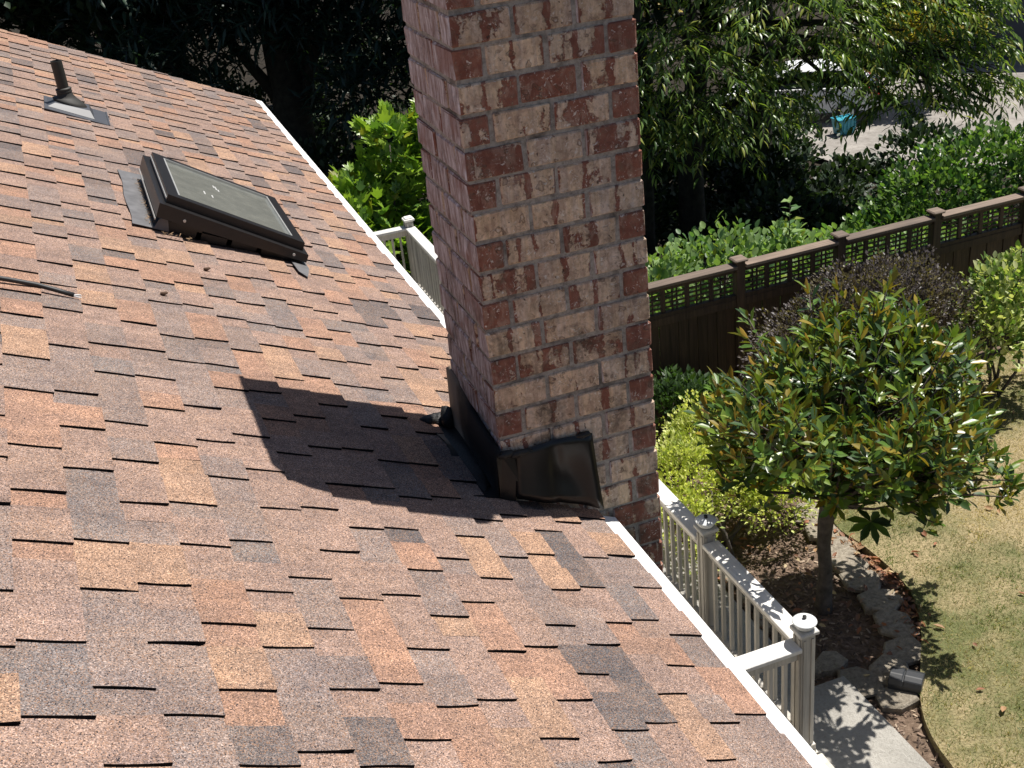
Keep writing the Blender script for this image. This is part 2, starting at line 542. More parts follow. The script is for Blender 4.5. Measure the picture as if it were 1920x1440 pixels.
def soil_mat(name, a, b_, c_, sc=14):
    m, t, b = new_mat(name)
    p = geo_pos(t)
    n = noise(t, p, sc, 8, 0.72)
    n2 = noise(t, p, 1.3, 3)
    c = ramp(t, n, [(0.28, a), (0.5, b_), (0.75, c_)])
    c = mix(t, 1.0, c, ramp(t, n2, [(0.3, (0.75, 0.75, 0.75)), (0.7, (1.2, 1.2, 1.2))]), 'MULTIPLY')
    t.links.new(c, b.inputs["Base Color"])
    b.inputs["Roughness"].default_value = 0.95
    b.inputs["Specular IOR Level"].default_value = 0.2
    bump(t, n, 0.9, 0.03, b)
    return m

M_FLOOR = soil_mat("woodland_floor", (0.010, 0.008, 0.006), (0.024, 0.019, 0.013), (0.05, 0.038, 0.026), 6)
M_SOIL = soil_mat("bark_mulch_soil", (0.06, 0.042, 0.030), (0.15, 0.105, 0.075), (0.26, 0.19, 0.14), 22)
M_DRIVE = soil_mat("gravel_drive", (0.185, 0.168, 0.150), (0.265, 0.245, 0.222), (0.34, 0.318, 0.29), 5)

def lawn_mat():
    m, t, b = new_mat("dry_lawn")
    p = geo_pos(t)
    n = noise(t, p, 1.1, 4, 0.6)
    g = N(t, "ShaderNodeSeparateXYZ")
    t.links.new(p, g.inputs[0])
    c = ramp(t, noise(t, p, 45, 6, 0.7), [(0.3, (0.14, 0.115, 0.06)), (0.55, (0.33, 0.265, 0.15)), (0.8, (0.48, 0.39, 0.24))])
    gr = ramp(t, noise(t, p, 45, 6, 0.7), [(0.3, (0.035, 0.05, 0.015)), (0.7, (0.12, 0.15, 0.05))])
    c = mix(t, ramp(t, n, [(0.45, (0, 0, 0)), (0.62, (0.8, 0.8, 0.8))]), c, gr)
    t.links.new(c, b.inputs["Base Color"])
    b.inputs["Roughness"].default_value = 0.95
    b.inputs["Specular IOR Level"].default_value = 0.15
    bump(t, noise(t, p, 60, 4), 0.8, 0.02, b)
    return m
M_LAWN = lawn_mat()

xs = np.concatenate([np.linspace(-60, -10, 11), np.linspace(-8, 34, 43), np.linspace(38, 120, 15)])
ys = np.concatenate([np.linspace(-60, -10, 6), np.linspace(-6, 7.6, 8), np.linspace(8.4, 34, 33), np.linspace(38, 160, 16)])
V = [(x, y, ground_z(x, y) - 0.06 + (0.10 * math.sin(x * 1.7 + y) * math.cos(y * 1.3 - x * .6) if y > 9 else 0)) for y in ys for x in xs]
nx = len(xs)
Fc = [(j * nx + i, j * nx + i + 1, (j + 1) * nx + i + 1, (j + 1) * nx + i) for j in range(len(ys) - 1) for i in range(nx - 1)]
tag(obj_np("ground", V, Fc, M_FLOOR, smooth=True), kind="structure")

# curved border between planting bed and lawn
EDGE = [(3.46, -4.0), (3.47, 0.9), (3.52, 1.6), (3.60, 1.97), (3.76, 2.27), (3.99, 2.57), (4.23, 2.88), (4.44, 3.24),
        (4.53, 3.62), (4.53, 4.08), (4.50, 4.5), (4.75, 5.0), (5.5, 5.15), (6.3, 5.35), (7.2, 6.05), (8.0, 6.5), (11.5, 6.6), (16, 6.6)]
def smooth_poly(P, n=4):
    P = [Vector(p) for p in P]
    out = []
    for i in range(len(P) - 1):
        p0, p1, p2, p3 = P[max(i - 1, 0)], P[i], P[i + 1], P[min(i + 2, len(P) - 1)]
        for k in range(n):
            t = k / n
            out.append(0.5 * ((2 * p1) + (p2 - p0) * t + (2 * p0 - 5 * p1 + 4 * p2 - p3) * t * t + (3 * p1 - p0 - 3 * p2 + p3) * t ** 3))
    out.append(P[-1])
    return out
EDG = smooth_poly(EDGE, 4)
lawn_top = [(e.x, e.y, GZ + 0.03) for e in EDG]
V = lawn_top + [(16, -4.0, GZ + 0.03)] + [(e.x, e.y, GZ - 0.07) for e in EDG]
nE = len(EDG)
Fc = [tuple(range(nE + 1))[::-1]] + [(i, i + 1, nE + 1 + i + 1, nE + 1 + i) for i in range(nE - 1)]
me_lawn = obj_np("lawn", V, Fc, M_LAWN)
bm = bmesh.new(); bm.from_mesh(me_lawn.data); bmesh.ops.triangulate(bm, faces=bm.faces[:]); bmesh.ops.recalc_face_normals(bm, faces=bm.faces[:])
bm.to_mesh(me_lawn.data); bm.free()
tag(me_lawn, kind="structure")

def in_lawn(x, y):
    """vectorised point-in-polygon for the lawn"""
    px = np.array([e.x for e in EDG] + [16.0]); py = np.array([e.y for e in EDG] + [-4.0])
    ins = np.zeros(len(x), bool)
    j = len(px) - 1
    for i in range(len(px)):
        c = ((py[i] > y) != (py[j] > y)) & (x < (px[j] - px[i]) * (y - py[i]) / (py[j] - py[i] + 1e-12) + px[i])
        ins ^= c
        j = i
    return ins

# planting bed surface with small mounds
xs = np.linspace(2.45, 9.6, 72); ys = np.linspace(-4, 6.95, 100)
nx = len(xs)
def bed_z(x, y):
    return GZ - 0.045 + 0.02 * math.sin(5 * x + 2 * y) * math.cos(4 * y - x) + 0.012 * math.sin(13 * x) * math.sin(11 * y)
V = [(x, y, bed_z(x, y)) for y in ys for x in xs]
Fc = [(j * nx + i, j * nx + i + 1, (j + 1) * nx + i + 1, (j + 1) * nx + i) for j in range(len(ys) - 1) for i in range(nx - 1)]
tag(obj_np("planting_bed", V, Fc, M_SOIL, smooth=True), kind="structure")

M_CONC = soil_mat("concrete", (0.33, 0.31, 0.275), (0.42, 0.40, 0.36), (0.48, 0.46, 0.42), 40)
pth = MB()
pth.box(2.66, 3.385, -4.0, 0.62, GZ - 0.1, GZ + 0.035)
pth.box(2.66, 3.385, 0.63, 2.72, GZ - 0.1, GZ + 0.035)
pth.box(2.66, 3.12, 2.73, 5.5, GZ - 0.1, GZ + 0.012)
tag(pth.build("concrete_path", M_CONC, bev=0.008), kind="structure")

# neighbour's drive beyond the trees
drv = [(17.0, 21.0), (24, 19.0), (60, 17.5), (60, 31.5), (30, 30.2), (23.6, 31.0), (19.5, 29.5), (16.5, 27)]
tag(obj_np("gravel_drive", [(x, y, ground_z(x, y) + 0.09) for x, y in drv], [tuple(range(len(drv)))], M_DRIVE), kind="structure")

# ------------------------------------------------------------------ the house: walls, roof, shingles
house = thing("house", "house under a brown asphalt shingle roof with white metal eave edge", "house", (0, 0, 0))
wal = MB()
wal.box(-6.9, -0.03, Y_NEAR + 0.3, 7.15, GZ - 0.3, -1.80)
wal.build("wall", M_SIDING, house)
sid = MB()
for k in range(27):
    z = GZ + 0.1 + k * 0.15
    sid.add([( -0.03, Y_NEAR + 0.3, z), (-0.03, 7.15, z), (-0.012, 7.15, z + 0.003), (-0.012, Y_NEAR + 0.3, z + 0.003), (-0.028, Y_NEAR + 0.3, z + 0.148), (-0.028, 7.15, z + 0.148)],
            [(0, 1, 2, 3), (3, 2, 5, 4)])
so_ = sid.build("siding", M_SIDING, house); so_["kind"] = "stuff"

g0, g1 = roof_pt(0.45, 0, -.125), roof_pt(U_RIDGE, 0, -.125)
gb = MB()
for yy in (Y_NEAR + 0.3, 7.14):
    gb.add([(g0[0], yy, -1.80), (g1[0], yy, -1.80), (g1[0], yy, g1[2]), (g0[0], yy, g0[2]), (2 * g1[0] - g0[0], yy, -1.80)], [(0, 1, 2, 3), (1, 4, 2)])
gb.build("gable_wall", M_SIDING, house)
def roof_quad(u0, u1, y0, y1a, y1b, n0, n1):
    P = [roof_pt(u0, y0, n0), roof_pt(u0, y1a, n0), roof_pt(u1, y1b, n0), roof_pt(u1, y0, n0),
         roof_pt(u0, y0, n1), roof_pt(u0, y1a, n1), roof_pt(u1, y1b, n1), roof_pt(u1, y0, n1)]
    return P, [(0, 3, 2, 1), (4, 5, 6, 7), (0, 1, 5, 4), (1, 2, 6, 5), (2, 3, 7, 6), (3, 0, 4, 7)]
def fix_normals(o):
    bm = bmesh.new(); bm.from_mesh(o.data); bmesh.ops.recalc_face_normals(bm, faces=bm.faces[:]); bm.to_mesh(o.data); bm.free()
rd = MB()
rd.add(*roof_quad(0.02, U_RIDGE, Y_NEAR, rake_y(0.0) - 0.03, rake_y(U_RIDGE) - 0.03, -0.12, -0.006))
roof = rd.build("roof", M_FELT, house)
# far slope beyond the ridge
xr, zr = XE - U_RIDGE * CT, ZE + U_RIDGE * ST
fs = MB()
fs.add([(xr, Y_NEAR, zr), (xr, 7.2, zr), (xr - 3.85, 7.2, zr - 1.93), (xr - 3.85, Y_NEAR, zr - 1.93),
        (xr, Y_NEAR, zr - .12), (xr, 7.2, zr - .12), (xr - 3.85, 7.2, zr - 2.05), (xr - 3.85, Y_NEAR, zr - 2.05)],
       [(0, 1, 2, 3), (4, 7, 6, 5), (0, 3, 7, 4), (1, 5, 6, 2), (2, 6, 7, 3)])
fo = fs.build("far_slope", M_SH, roof)
a = fo.data.color_attributes.new("Col", 'FLOAT_COLOR', 'POINT')
for d in a.data: d.color = (0.2, 0.12, 0.09, 1)

# colours of the shingle blends (linear base colours)
PAL = [((0.330, 0.216, 0.153), 0.15), ((0.302, 0.185, 0.136), 0.17), ((0.262, 0.187, 0.158), 0.28),
       ((0.214, 0.172, 0.158), 0.20), ((0.168, 0.147, 0.143), 0.13), ((0.108, 0.100, 0.103), 0.07)]
PC = [p[0] for p in PAL]; PW = np.array([p[1] for p in PAL]); PW = PW / PW.sum()
LINES = {0: [-0.53, -0.33], 1: [-0.97, -0.74, -0.37, -0.13], 2: [-1.12, -0.77, -0.57, -0.22], 3: [-1.25, -0.9, -0.61, -0.4],
         4: [-1.29, -1.05, -0.82, -0.44, -0.2], 5: [-1.42, -1.18, -0.94, -0.59, -0.34], 6: [-1.34, -0.98, -0.74, -0.5],
         7: [-1.2, -0.83, -0.59, -0.35, -0.08, 0.2, 0.57, 0.84, 1.12], 8: [-1.24, -1.0, -0.75, -0.38, -0.1, 0.17, 0.42, 0.76, 1.1],
         9: [-1.37, -1.16, -0.79, -0.54, -0.29, 0.08, 0.34, 0.58, 0.98], 10: [-1.2, -0.95, -0.71, -0.33, -0.08, 0.17, 0.55, 0.77],
         11: [-1.43, -1.05, -0.8, -0.55, -0.17, 0.08, 0.34, 0.74], 12: [-1.48, -1.23, -0.97, -0.6, -0.37, 0.01, 0.27, 0.53],
         13: [-1.33, -1.07, -0.82, -0.41, -0.15, 0.11, 0.5, 0.76], 14: [-1.25, -0.87, -0.64, -0.25, 0.02, 0.28, 0.67],
         15: [-1.36, -1.1, -0.68, -0.42, -0.15, 0.24, 0.51], 16: [-1.14, -0.92, -0.52, -0.25, 0.01, 0.4]}
PCUM = np.cumsum(PW)
def blend_col(k, y):
    """colour drop: partly shared with the neighbouring courses, partly by chance"""
    f = 0.5 + 0.5 * math.sin(2.1 * k * .55 + 3.7 * y + 1.7 * math.sin(1.9 * y - .8 * k)) * math.cos(2.9 * y - 1.3 * k * .6)
    v = min(max(0.42 * f + 0.58 * random.random() + random.gauss(0, .06), 0), .999)
    v = min(max((v - 0.5) * 1.25 + 0.5, 0), .999)
    return PC[int(np.searchsorted(PCUM, v))]
CB = [0.0, .127, .242, .354, .467, .584, .702, .822, .945, 1.07, 1.197, 1.328, 1.462, 1.60, 1.736, 1.875, 2.02]
while CB[-1] < U_RIDGE: CB.append(CB[-1] + 0.143)
def butt(k, y): return CB[k] * (1 + 0.017 * (y + 0.7)) if CB[k] < 2.2 else CB[k] * (1 + 0.017 * (min(y, 7.8) + 0.7))

pieces = []       # (verts, faces, colour, centre, size)
def shingle_piece(k, y0, y1, raised, col):
    hb, hu = (0.0150, 0.0071) if raised else (0.0080, 0.0000)
    lift = random.choice((0, 0, 0, 0.0015, 0.003))
    j0, j1 = random.uniform(-.004, .004), random.uniform(-.004, .004)
    Vp = []
    S = (0.0, 0.33, 0.67, 1.08)
    bow = random.uniform(-.003, .003)
    ub = random.uniform(-.003, .003)
    for s in S:
        for yy, j in ((y0, j0), (y1, j1)):
            y = yy + j * (1 - s) + bow * math.sin(s * 3.1)
            if yy == y1 and yy > rake_y(CB[k]) - 0.02: y = rake_y(CB[k]) + (0.012 * math.sin(37.0 * s + k) )
            ua, un = butt(k, y), butt(k + 1, y) if k + 1 < len(CB) else butt(k, y) + .143
            u = ua + (un - ua) * s + ub * (1 - s)
            n = hb + (hu - hb) * s + lift * (1 - s) ** 2
            Vp.append(roof_pt(u, y, n))
            Vp.append(roof_pt(u, y, -0.005 if s > .2 else (n - (0.0083 if raised else 0.0085))))
    Fp = []
    for i in range(len(S) - 1):
        a = i * 4; b2 = a + 4
        Fp += [(a, a + 2, b2 + 2, b2), (a + 1, b2 + 1, b2 + 3, a + 3), (a, b2, b2 + 1, a + 1), (a + 2, a + 3, b2 + 3, b2 + 2)]
    Fp += [(0, 1, 3, 2)]
    c = np.array(col) * random.uniform(0.92, 1.08)
    C2 = np.tile(c, (len(Vp), 1))
    # darker printed band at the upper end (part of the product's colour blend)
    pieces.append((np.array(Vp), Fp, C2, np.mean(Vp, axis=0), abs(y1 - y0)))

nK = len(CB) - 1
prev_pick = {}
for k in range(nK):
    ymax = rake_y(CB[k])
    lines = list(LINES.get(k, []))
    seq = [0.26, 0.26, 0.39]
    if not lines: lines = [random.uniform(-1.2, -0.9)]
    i = random.randrange(3)
    lo = lines[0]
    back = []
    while lo > Y_NEAR:
        lo -= seq[i % 3] * random.uniform(0.94, 1.05); i += 1
        back.insert(0, lo)
    hi = lines[-1]
    i = random.randrange(3)
    fwd = []
    while hi < ymax - 0.05:
        hi += seq[i % 3] * random.uniform(0.92, 1.06); i += 1
        fwd.append(hi)
    L = back + lines + fwd
    if k < 3: pass
    last = None
    for a, b2 in zip(L[:-1], L[1:]):
        if a > ymax - 0.02: break
        b2 = min(b2, ymax)
        wdt = b2 - a
        fr = random.uniform(0.42, 0.58) * wdt if wdt > 0.3 else random.uniform(0.46, 0.66) * wdt
        mid = min(a + fr, b2)
        c1 = blend_col(k, a)
        c2 = blend_col(k, mid + .4)
        if random.random() < 0.35: c2 = c1
        shingle_piece(k, a, mid, True, c1)
        if b2 - mid > 0.02:
            # the low part shows the neighbouring blend; often split in two tones
            if b2 - mid > 0.18 and random.random() < 0.3:
                m2 = mid + (b2 - mid) * random.uniform(.4, .6)
                shingle_piece(k, mid, m2, False, c2)
                shingle_piece(k, m2, b2, False, blend_col(k, m2))
            else:
                shingle_piece(k, mid, b2, False, c2)
cen = np.array([p[3] for p in pieces]); sz = np.array([p[4] for p in pieces])
ix, iy, iz = px_of(cen)
score = sz / np.maximum(iz, .1) ** 2
score[(iz < .2) | (ix < -30) | (ix > 1950) | (iy < -30) | (iy > 1470)] = -1
order = np.argsort(-score)
top = set(order[:300].tolist())
def edge_slot(o):
    """the cut sides of every piece are bare asphalt: second material slot"""
    o.data.materials.append(M_EDGE)
    npoly = len(o.data.polygons)
    one = np.array([0, 0, 1, 1] * 3 + [1], dtype=np.int32)
    o.data.polygons.foreach_set("material_index", np.tile(one, npoly // 13))
for i in order[:300]:
    p = pieces[i]
    edge_slot(obj_np("shingle", p[0], p[1], M_SH, roof, cols=p[2]))
SV, SF, SCc = [], [], []
for i, p in enumerate(pieces):
    if i in top: continue
    b0 = len(SV)
    SV += p[0].tolist(); SF += [tuple(q + b0 for q in f) for f in p[1]]; SCc.append(p[2])
edge_slot(obj_np("shingle_field", SV, SF, M_SH, roof, cols=np.concatenate(SCc), kind="stuff"))

# drip edge and fascia, interrupted by the chimney
def drip(y0, y1):
    mb = MB()
    P = [roof_pt(0.10, y0, -0.0055), roof_pt(0.10, y1, -0.0055), roof_pt(-0.078, y1, 0.001), roof_pt(-0.078, y0, 0.001),
         roof_pt(0.10, y0, -0.0095), roof_pt(0.10, y1, -0.0095), roof_pt(-0.078, y1, -0.012), roof_pt(-0.078, y0, -0.012)]
    mb.add(P, [(0, 3, 2, 1), (4, 5, 6, 7), (2, 3, 7, 6), (0, 4, 7, 3), (1, 2, 6, 5)])
    e = roof_pt(-0.076, 0, -0.012)
    mb.box(e[0] - 0.008, e[0], y0, y1, e[2] - 0.055, e[2] + 0.002)
    o = mb.build("drip_edge", M_DRIP, house); fix_normals(o)
    e = roof_pt(-0.02, 0, -0.02)
    box("fascia_board", e[0] - 0.022, e[0], y0, y1, e[2] - 0.2, e[2] - 0.005, M_WHITE, house)
drip(Y_NEAR, -0.012)
drip(0.56, 3.62)
drip(3.624, 7.80)
# soffit
box("soffit", -0.03, XE - 0.01, Y_NEAR + .02, 7.6, -1.955, -1.935, M_WHITE, house)

# ------------------------------------------------------------------ chimney
H, CW, CDp = 0.1028, 0.60, 0.522
chim = thing("brick_chimney", "tall brick chimney of slurried tan and red bricks standing through the roof edge", "chimney", (0.3, 0.26, GZ))
core = MB()
core.box(0.007, CW - 0.007, 0.007, CDp - 0.007, GZ - 0.2, 0.24)
core.build("mortar_core", M_MO, chim)
CREAM = {0: [.55, .95, .9], 1: [.0, .85, .72, .25], 2: [.72, .38, .6], 3: [.35, .95, .52, .05], 4: [.42, .95, .47], 5: [.2, .85, .85, .1],
         6: [1, .9, .9], 7: [0, .9, .72, .25], 8: [.62, .85, .85], 9: [0, .95, .75, .15], 10: [1, 1, 1], 11: [.25, .55, .6, 0],
         12: [1, 1, .75], 13: [0, 1, 1, .3], 14: [.9, .85, 1], 15: [.3, .85, .9, .1], 16: [1, .8, .9], 17: [0, .9, .9, 0]}
brick_cache = {}
def brick_mesh(lx, ly, hz, var):
    key = (round(lx, 3), round(ly, 3), var)
    if key in brick_cache: return brick_cache[key]
    bm = bmesh.new()
    V, Fc = box_vf(-lx / 2, lx / 2, -ly / 2, ly / 2, -hz / 2, hz / 2)
    vs = [bm.verts.new(v) for v in V]
    for f in Fc: bm.faces.new([vs[i] for i in f])
    rr = random.Random(var * 31 + int(lx * 1000))
    bmesh.ops.bevel(bm, geom=bm.edges[:], offset=0.0045, segments=1, affect='EDGES')
    for v in bm.verts:
        v.co.x += rr.uniform(-.0018, .0018); v.co.y += rr.uniform(-.0018, .0018); v.co.z += rr.uniform(-.002, .002)
    me = bpy.data.meshes.new("brick")
    bm.to_mesh(me); bm.free()
    me.materials.append(M_BR)
    brick_cache[key] = me
    return me
J = 0.014
lower = MB()
def put_brick(x0, x1, y0, y1, k, cream, as_part=True):
    z1 = -(k - 1) * H if False else -k * H + H
    z0 = -k * H
    lx, ly, hz = (x1 - x0) - J, (y1 - y0) - J, H - J
    # outer edges flush with the wall: grow outward faces back by half a joint
    gx0, gx1 = (x0 - 0.0 if x0 < .001 else x0 + J / 2), (x1 if x1 > CW - .001 else x1 - J / 2)
    gy0, gy1 = (y0 if y0 < .001 else y0 + J / 2), (y1 if y1 > CDp - .001 else y1 - J / 2)
    lx, ly = gx1 - gx0, gy1 - gy0
    c = Vector(((gx0 + gx1) / 2, (gy0 + gy1) / 2, (z0 + z1) / 2))
    if not as_part:
        lower.box(gx0, gx1, gy0, gy1, z0 + J / 2, z1 - J / 2)
        return
    o = bpy.data.objects.new("brick", brick_mesh(lx, ly, hz, random.randrange(4)))
    o.location = c - chim.location + Vector((random.uniform(-.002, .002), random.uniform(-.0025, .0025), random.uniform(-.002, .002)))
    o.rotation_euler = (random.uniform(-.008, .008), random.uniform(-.008, .008), random.uniform(-.006, .006))
    o.color = (cream, random.random(), random.random(), 1)
    link(o, chim)
u6, v5 = CW / 6, CDp / 5
for k in range(-2, 56):
    part = k <= 27
    rc = lambda: random.choice((.25, .45, .6, .8, .9, .95))
    if k % 2 == 0:
        cr = CREAM.get(k, [rc(), rc(), rc()])
        for i in range(3): put_brick(2 * i * u6, 2 * (i + 1) * u6, 0, v5, k, cr[i], part)
        for i in range(2):
            put_brick(0, u6, v5 * (1 + 2 * i), v5 * (3 + 2 * i), k, rc(), part)
            put_brick(5 * u6, CW, v5 * (1 + 2 * i), v5 * (3 + 2 * i), k, rc(), part)
            put_brick(u6 * (1 + 2 * i), u6 * (3 + 2 * i), 4 * v5, CDp, k, rc(), part)
    else:
        cr = CREAM.get(k, [random.choice((0, .1, .3)), rc(), rc(), random.choice((0, .1, .25))])
        for i in range(3): put_brick(2 * i * u6, 2 * (i + 1) * u6, 4 * v5, CDp, k, rc(), part)
        for i in range(2):
            put_brick(0, u6, v5 * 2 * i, v5 * (2 + 2 * i), k, cr[0] if i == 0 else rc(), part)
            put_brick(5 * u6, CW, v5 * 2 * i, v5 * (2 + 2 * i), k, cr[3] if i == 0 else rc(), part)
            put_brick(u6 * (1 + 2 * i), u6 * (3 + 2 * i), 0, v5, k, cr[1 + i], part)
lb = lower.build("lower_brickwork", M_BR, chim, kind="stuff"); lb.color = (.7, .5, .5, 1)
cap = MB()  # unseen chimney top: corbel and crown outline shaped for the shadow they cast
cap.box(-0.03, 0.63, -0.005, 0.66, 0.206, 0.275)
cap.build("corbel", M_MO, chim, bev=0.01)
cap = MB()
CP = [(-0.13, 0.12), (-0.09, 0.05), (-0.02, 0.0), (0.10, -0.035), (0.62, -0.035), (0.66, 0.0), (0.66, 0.84), (-0.13, 0.84)]
cap.add([(x, y, 0.276) for x, y in CP] + [(x, y, 0.350) for x, y in CP], [tuple(range(8))[::-1], tuple(range(8, 16))] + [(i, (i + 1) % 8, 8 + (i + 1) % 8, 8 + i) for i in range(8)])
cap.build("crown", M_CONC, chim, bev=0.008)
cap = MB()
cap.add(*lathe([(0.10, 0), (0.10, 0.14), (0.085, 0.14), (0.085, 0.0)], (0.32, 0.26, 0.34), 20))
cap.build("flue_tile", simple_mat("clay_flue", (0.32, 0.15, 0.09), .8), chim)

# flashing: upslope apron, front side sheet, lumps of sealant
fl = MB()
ny = 9
rows = []
for i in range(ny):
    t = i / (ny - 1)
    y = -0.03 + 0.572 * t
    zt = -1.375 + 0.008 * math.sin(9 * t) + 0.085 * t
    x0 = -0.016 - 0.006 * math.sin(4 * t + 1)
    rows.append([(x0 + 0.018, y, zt + 0.004), (x0, y, zt), (x0 - 0.003 - 0.006 * math.sin(3 * t), y, -1.44), (x0 - 0.008, y, -1.545), (x0 - 0.10 - 0.02 * math.sin(7 * t), y, -1.512)])
V = [p for r in rows for p in r]
Fc = [(i * 5 + j, i * 5 + j + 1, (i + 1) * 5 + j + 1, (i + 1) * 5 + j) for i in range(ny - 1) for j in range(4)]
# wrapped tab at the near corner and the far corner
def m_headflash():
    m, t, b = new_mat("tarred_head_flashing")
    p = geo_pos(t)
    s = N(t, "ShaderNodeSeparateXYZ"); t.links.new(p, s.inputs[0])
    k = math_n(t, 'ADD', s.outputs[1], math_n(t, 'MULTIPLY', noise(t, p, 9, 4), 0.22))
    c = ramp(t, k, [(0.38, (0.010, 0.010, 0.011)), (0.46, (0.06, 0.045, 0.032)), (0.54, (0.22, 0.165, 0.12))])
    t.links.new(c, b.inputs["Base Color"])
    b.inputs["Roughness"].default_value = 0.75
    b.inputs["Specular IOR Level"].default_value = 0.2
    return m
hf = obj_np("head_flashing", V, Fc, m_headflash(), chim, smooth=True)
sol = hf.modifiers.new("thickness", 'SOLIDIFY'); sol.thickness = 0.004
tab = obj_np("flashing_corner", [(-0.022, -0.030, -1.385), (-0.026, -0.034, -1.545), (0.022, -0.042, -1.575), (0.048, -0.035, -1.50), (0.046, -0.022, -1.41), (0.0, -0.024, -1.39)],
             [(0, 1, 2, 3, 4, 5)], M_FLASH, chim)
sol = tab.modifiers.new("thickness", 'SOLIDIFY'); sol.thickness = 0.004
# front side flashing, dished sheet with a crease
gx, gz = 15, 9
V = []
for j in range(gz):
    s = j / (gz - 1)
    for i in range(gx):
        t = i / (gx - 1)
        x = (0.050 + 0.292 * t) * (1 - s) + (0.028 + 0.318 * t) * s
        ztop = -1.392 - 0.005 * t + 0.012 * math.sin(3.1 * t)
        zbot = -1.556 - 0.135 * t
        z = ztop * (1 - s) + zbot * s
        y = -0.016 - 0.030 * s ** 1.5 + 0.018 * math.exp(-((t - 0.62) / 0.22) ** 2 - ((s - 0.55) / 0.3) ** 2) - 0.02 * math.exp(-((t - 0.98) / 0.12) ** 2) * s - 0.014 * math.exp(-((t - 0.30) / 0.16) ** 2) * s
        if abs(t - 0.5) < 0.04: y += 0.006
        V.append((x, y, z))
Fc = [(j * gx + i, j * gx + i + 1, (j + 1) * gx + i + 1, (j + 1) * gx + i) for j in range(gz - 1) for i in range(gx - 1)]
ff = obj_np("side_flashing", V, Fc, M_FLASH, chim, smooth=True)
sol = ff.modifiers.new("thickness", 'SOLIDIFY'); sol.thickness = 0.003
ff["label"] = "shiny dished black flashing sheet"
def blob(name, c, r, n, mat, parent, seed):
    rr = random.Random(seed)
    bm = bmesh.new()
    bmesh.ops.create_icosphere(bm, subdivisions=2, radius=1)
    for v in bm.verts:
        k = 1 + 0.25 * math.sin(5 * v.co.x + seed) * math.cos(4 * v.co.y + seed) + rr.uniform(-.12, .12)
        v.co = Vector((v.co.x * r[0] * k + c[0], v.co.y * r[1] * k + c[1], v.co.z * r[2] * k + c[2])) - loc_of(parent)
    me = bpy.data.meshes.new(name); bm.to_mesh(me); bm.free(); me.materials.append(mat)
    for p in me.polygons: p.use_smooth = True
    return link(bpy.data.objects.new(name, me), parent)
for i, (c, r) in enumerate([((-0.06, 0.585, -1.525), (.045, .04, .035)), ((-0.03, 0.54, -1.50), (.035, .035, .05)), ((-0.10, 0.57, -1.505), (.04, .03, .022)), ((0.015, -0.022, -1.385), (.035, .014, .016)), ((-0.05, 0.30, -1.545), (.05, .30, .035)), ((0.06, -0.02, -1.395), (.05, .015, .014)), ((0.31, -0.015, -1.395), (.03, .012, .01))]):
    blob("sealant", c, r, 0, M_TAR, chim, i)

# ------------------------------------------------------------------ skylight
sky_o = tuple(roof_pt(1.0, 2.9, 0))
skl = thing("roof_skylight", "speckled sky-tinted glass skylight in a black metal frame set in the shingle roof", "skylight", sky_o)
def rbox(mb, ua, ub, ya, yb, na0, na1, nb0, nb1):
    """box in roof coordinates; lower/upper heights at end ua (na0..na1) and ub (nb0..nb1)"""
    P = [roof_pt(ua, ya, na0), roof_pt(ub, ya, nb0), roof_pt(ub, yb, nb0), roof_pt(ua, yb, na0),
         roof_pt(ua, ya, na1), roof_pt(ub, ya, nb1), roof_pt(ub, yb, nb1), roof_pt(ua, yb, na1)]
    mb.add(P, [(0, 3, 2, 1), (4, 5, 6, 7), (0, 1, 5, 4), (1, 2, 6, 5), (2, 3, 7, 6), (3, 0, 4, 7)])
    return mb
def lidn(u, top): # lid heights, lid falls towards the eave
    t = (u - 0.64) / 0.75
    return (0.034 + 0.050 * t) if not top else (0.098 + 0.080 * t)
cur = rbox(MB(), 0.70, 1.345, 2.47, 3.33, -0.01, 0.05, -0.01, 0.10); o = cur.build("curb", M_BRONZE, skl); fix_normals(o)
def lid_ring(name, u0, u1, y0, y1, wd, dn0, dn1, mat, bev=0.004):
    mb = MB()
    for a in ((u0, u0 + wd, y0, y1), (u1 - wd, u1, y0, y1), (u0 + wd, u1 - wd, y0, y0 + wd), (u0 + wd, u1 - wd, y1 - wd, y1)):
        rbox(mb, a[0], a[1], a[2], a[3], lidn(a[0], False) + dn0, lidn(a[0], True) + dn1, lidn(a[1], False) + dn0, lidn(a[1], True) + dn1)
    o = mb.build(name, mat, skl); fix_normals(o)
    return o
lid_ring("outer_frame", 0.625, 1.405, 2.405, 3.39, 0.075, 0.0, -0.022, M_BRONZE)
lid_ring("retainer_frame", 0.648, 1.37, 2.455, 3.335, 0.060, 0.02, 0.022, M_BRONZE)
M_TRIM = simple_mat("worn_bare_metal_edge", (0.62, 0.62, 0.60), 0.35, 0.1, 30, metal=0.6)
tr = MB()
rbox(tr, 0.706, 1.312, 3.268, 3.276, lidn(.706, True), lidn(.706, True) + .024, lidn(1.312, True), lidn(1.312, True) + .024)
rbox(tr, 0.706, 0.714, 2.512, 3.268, lidn(.706, True), lidn(.706, True) + .024, lidn(.714, True), lidn(.714, True) + .024)
rbox(tr, 1.304, 1.312, 2.512, 3.268, lidn(1.304, True), lidn(1.304, True) + .024, lidn(1.312, True), lidn(1.312, True) + .024)
o = tr.build("glass_trim", M_TRIM, skl); fix_normals(o)
tr = MB()
rbox(tr, 1.4055, 1.409, 2.405, 3.39, 0.070, 0.078, 0.070, 0.078)
o = tr.build("edge_strip", M_TRIM, skl); fix_normals(o)
tr = MB()
rbox(tr, 1.371, 1.375, 2.46, 3.33, 0.172, 0.180, 0.172, 0.180)
o = tr.build("edge_strip", M_TRIM, skl); fix_normals(o)
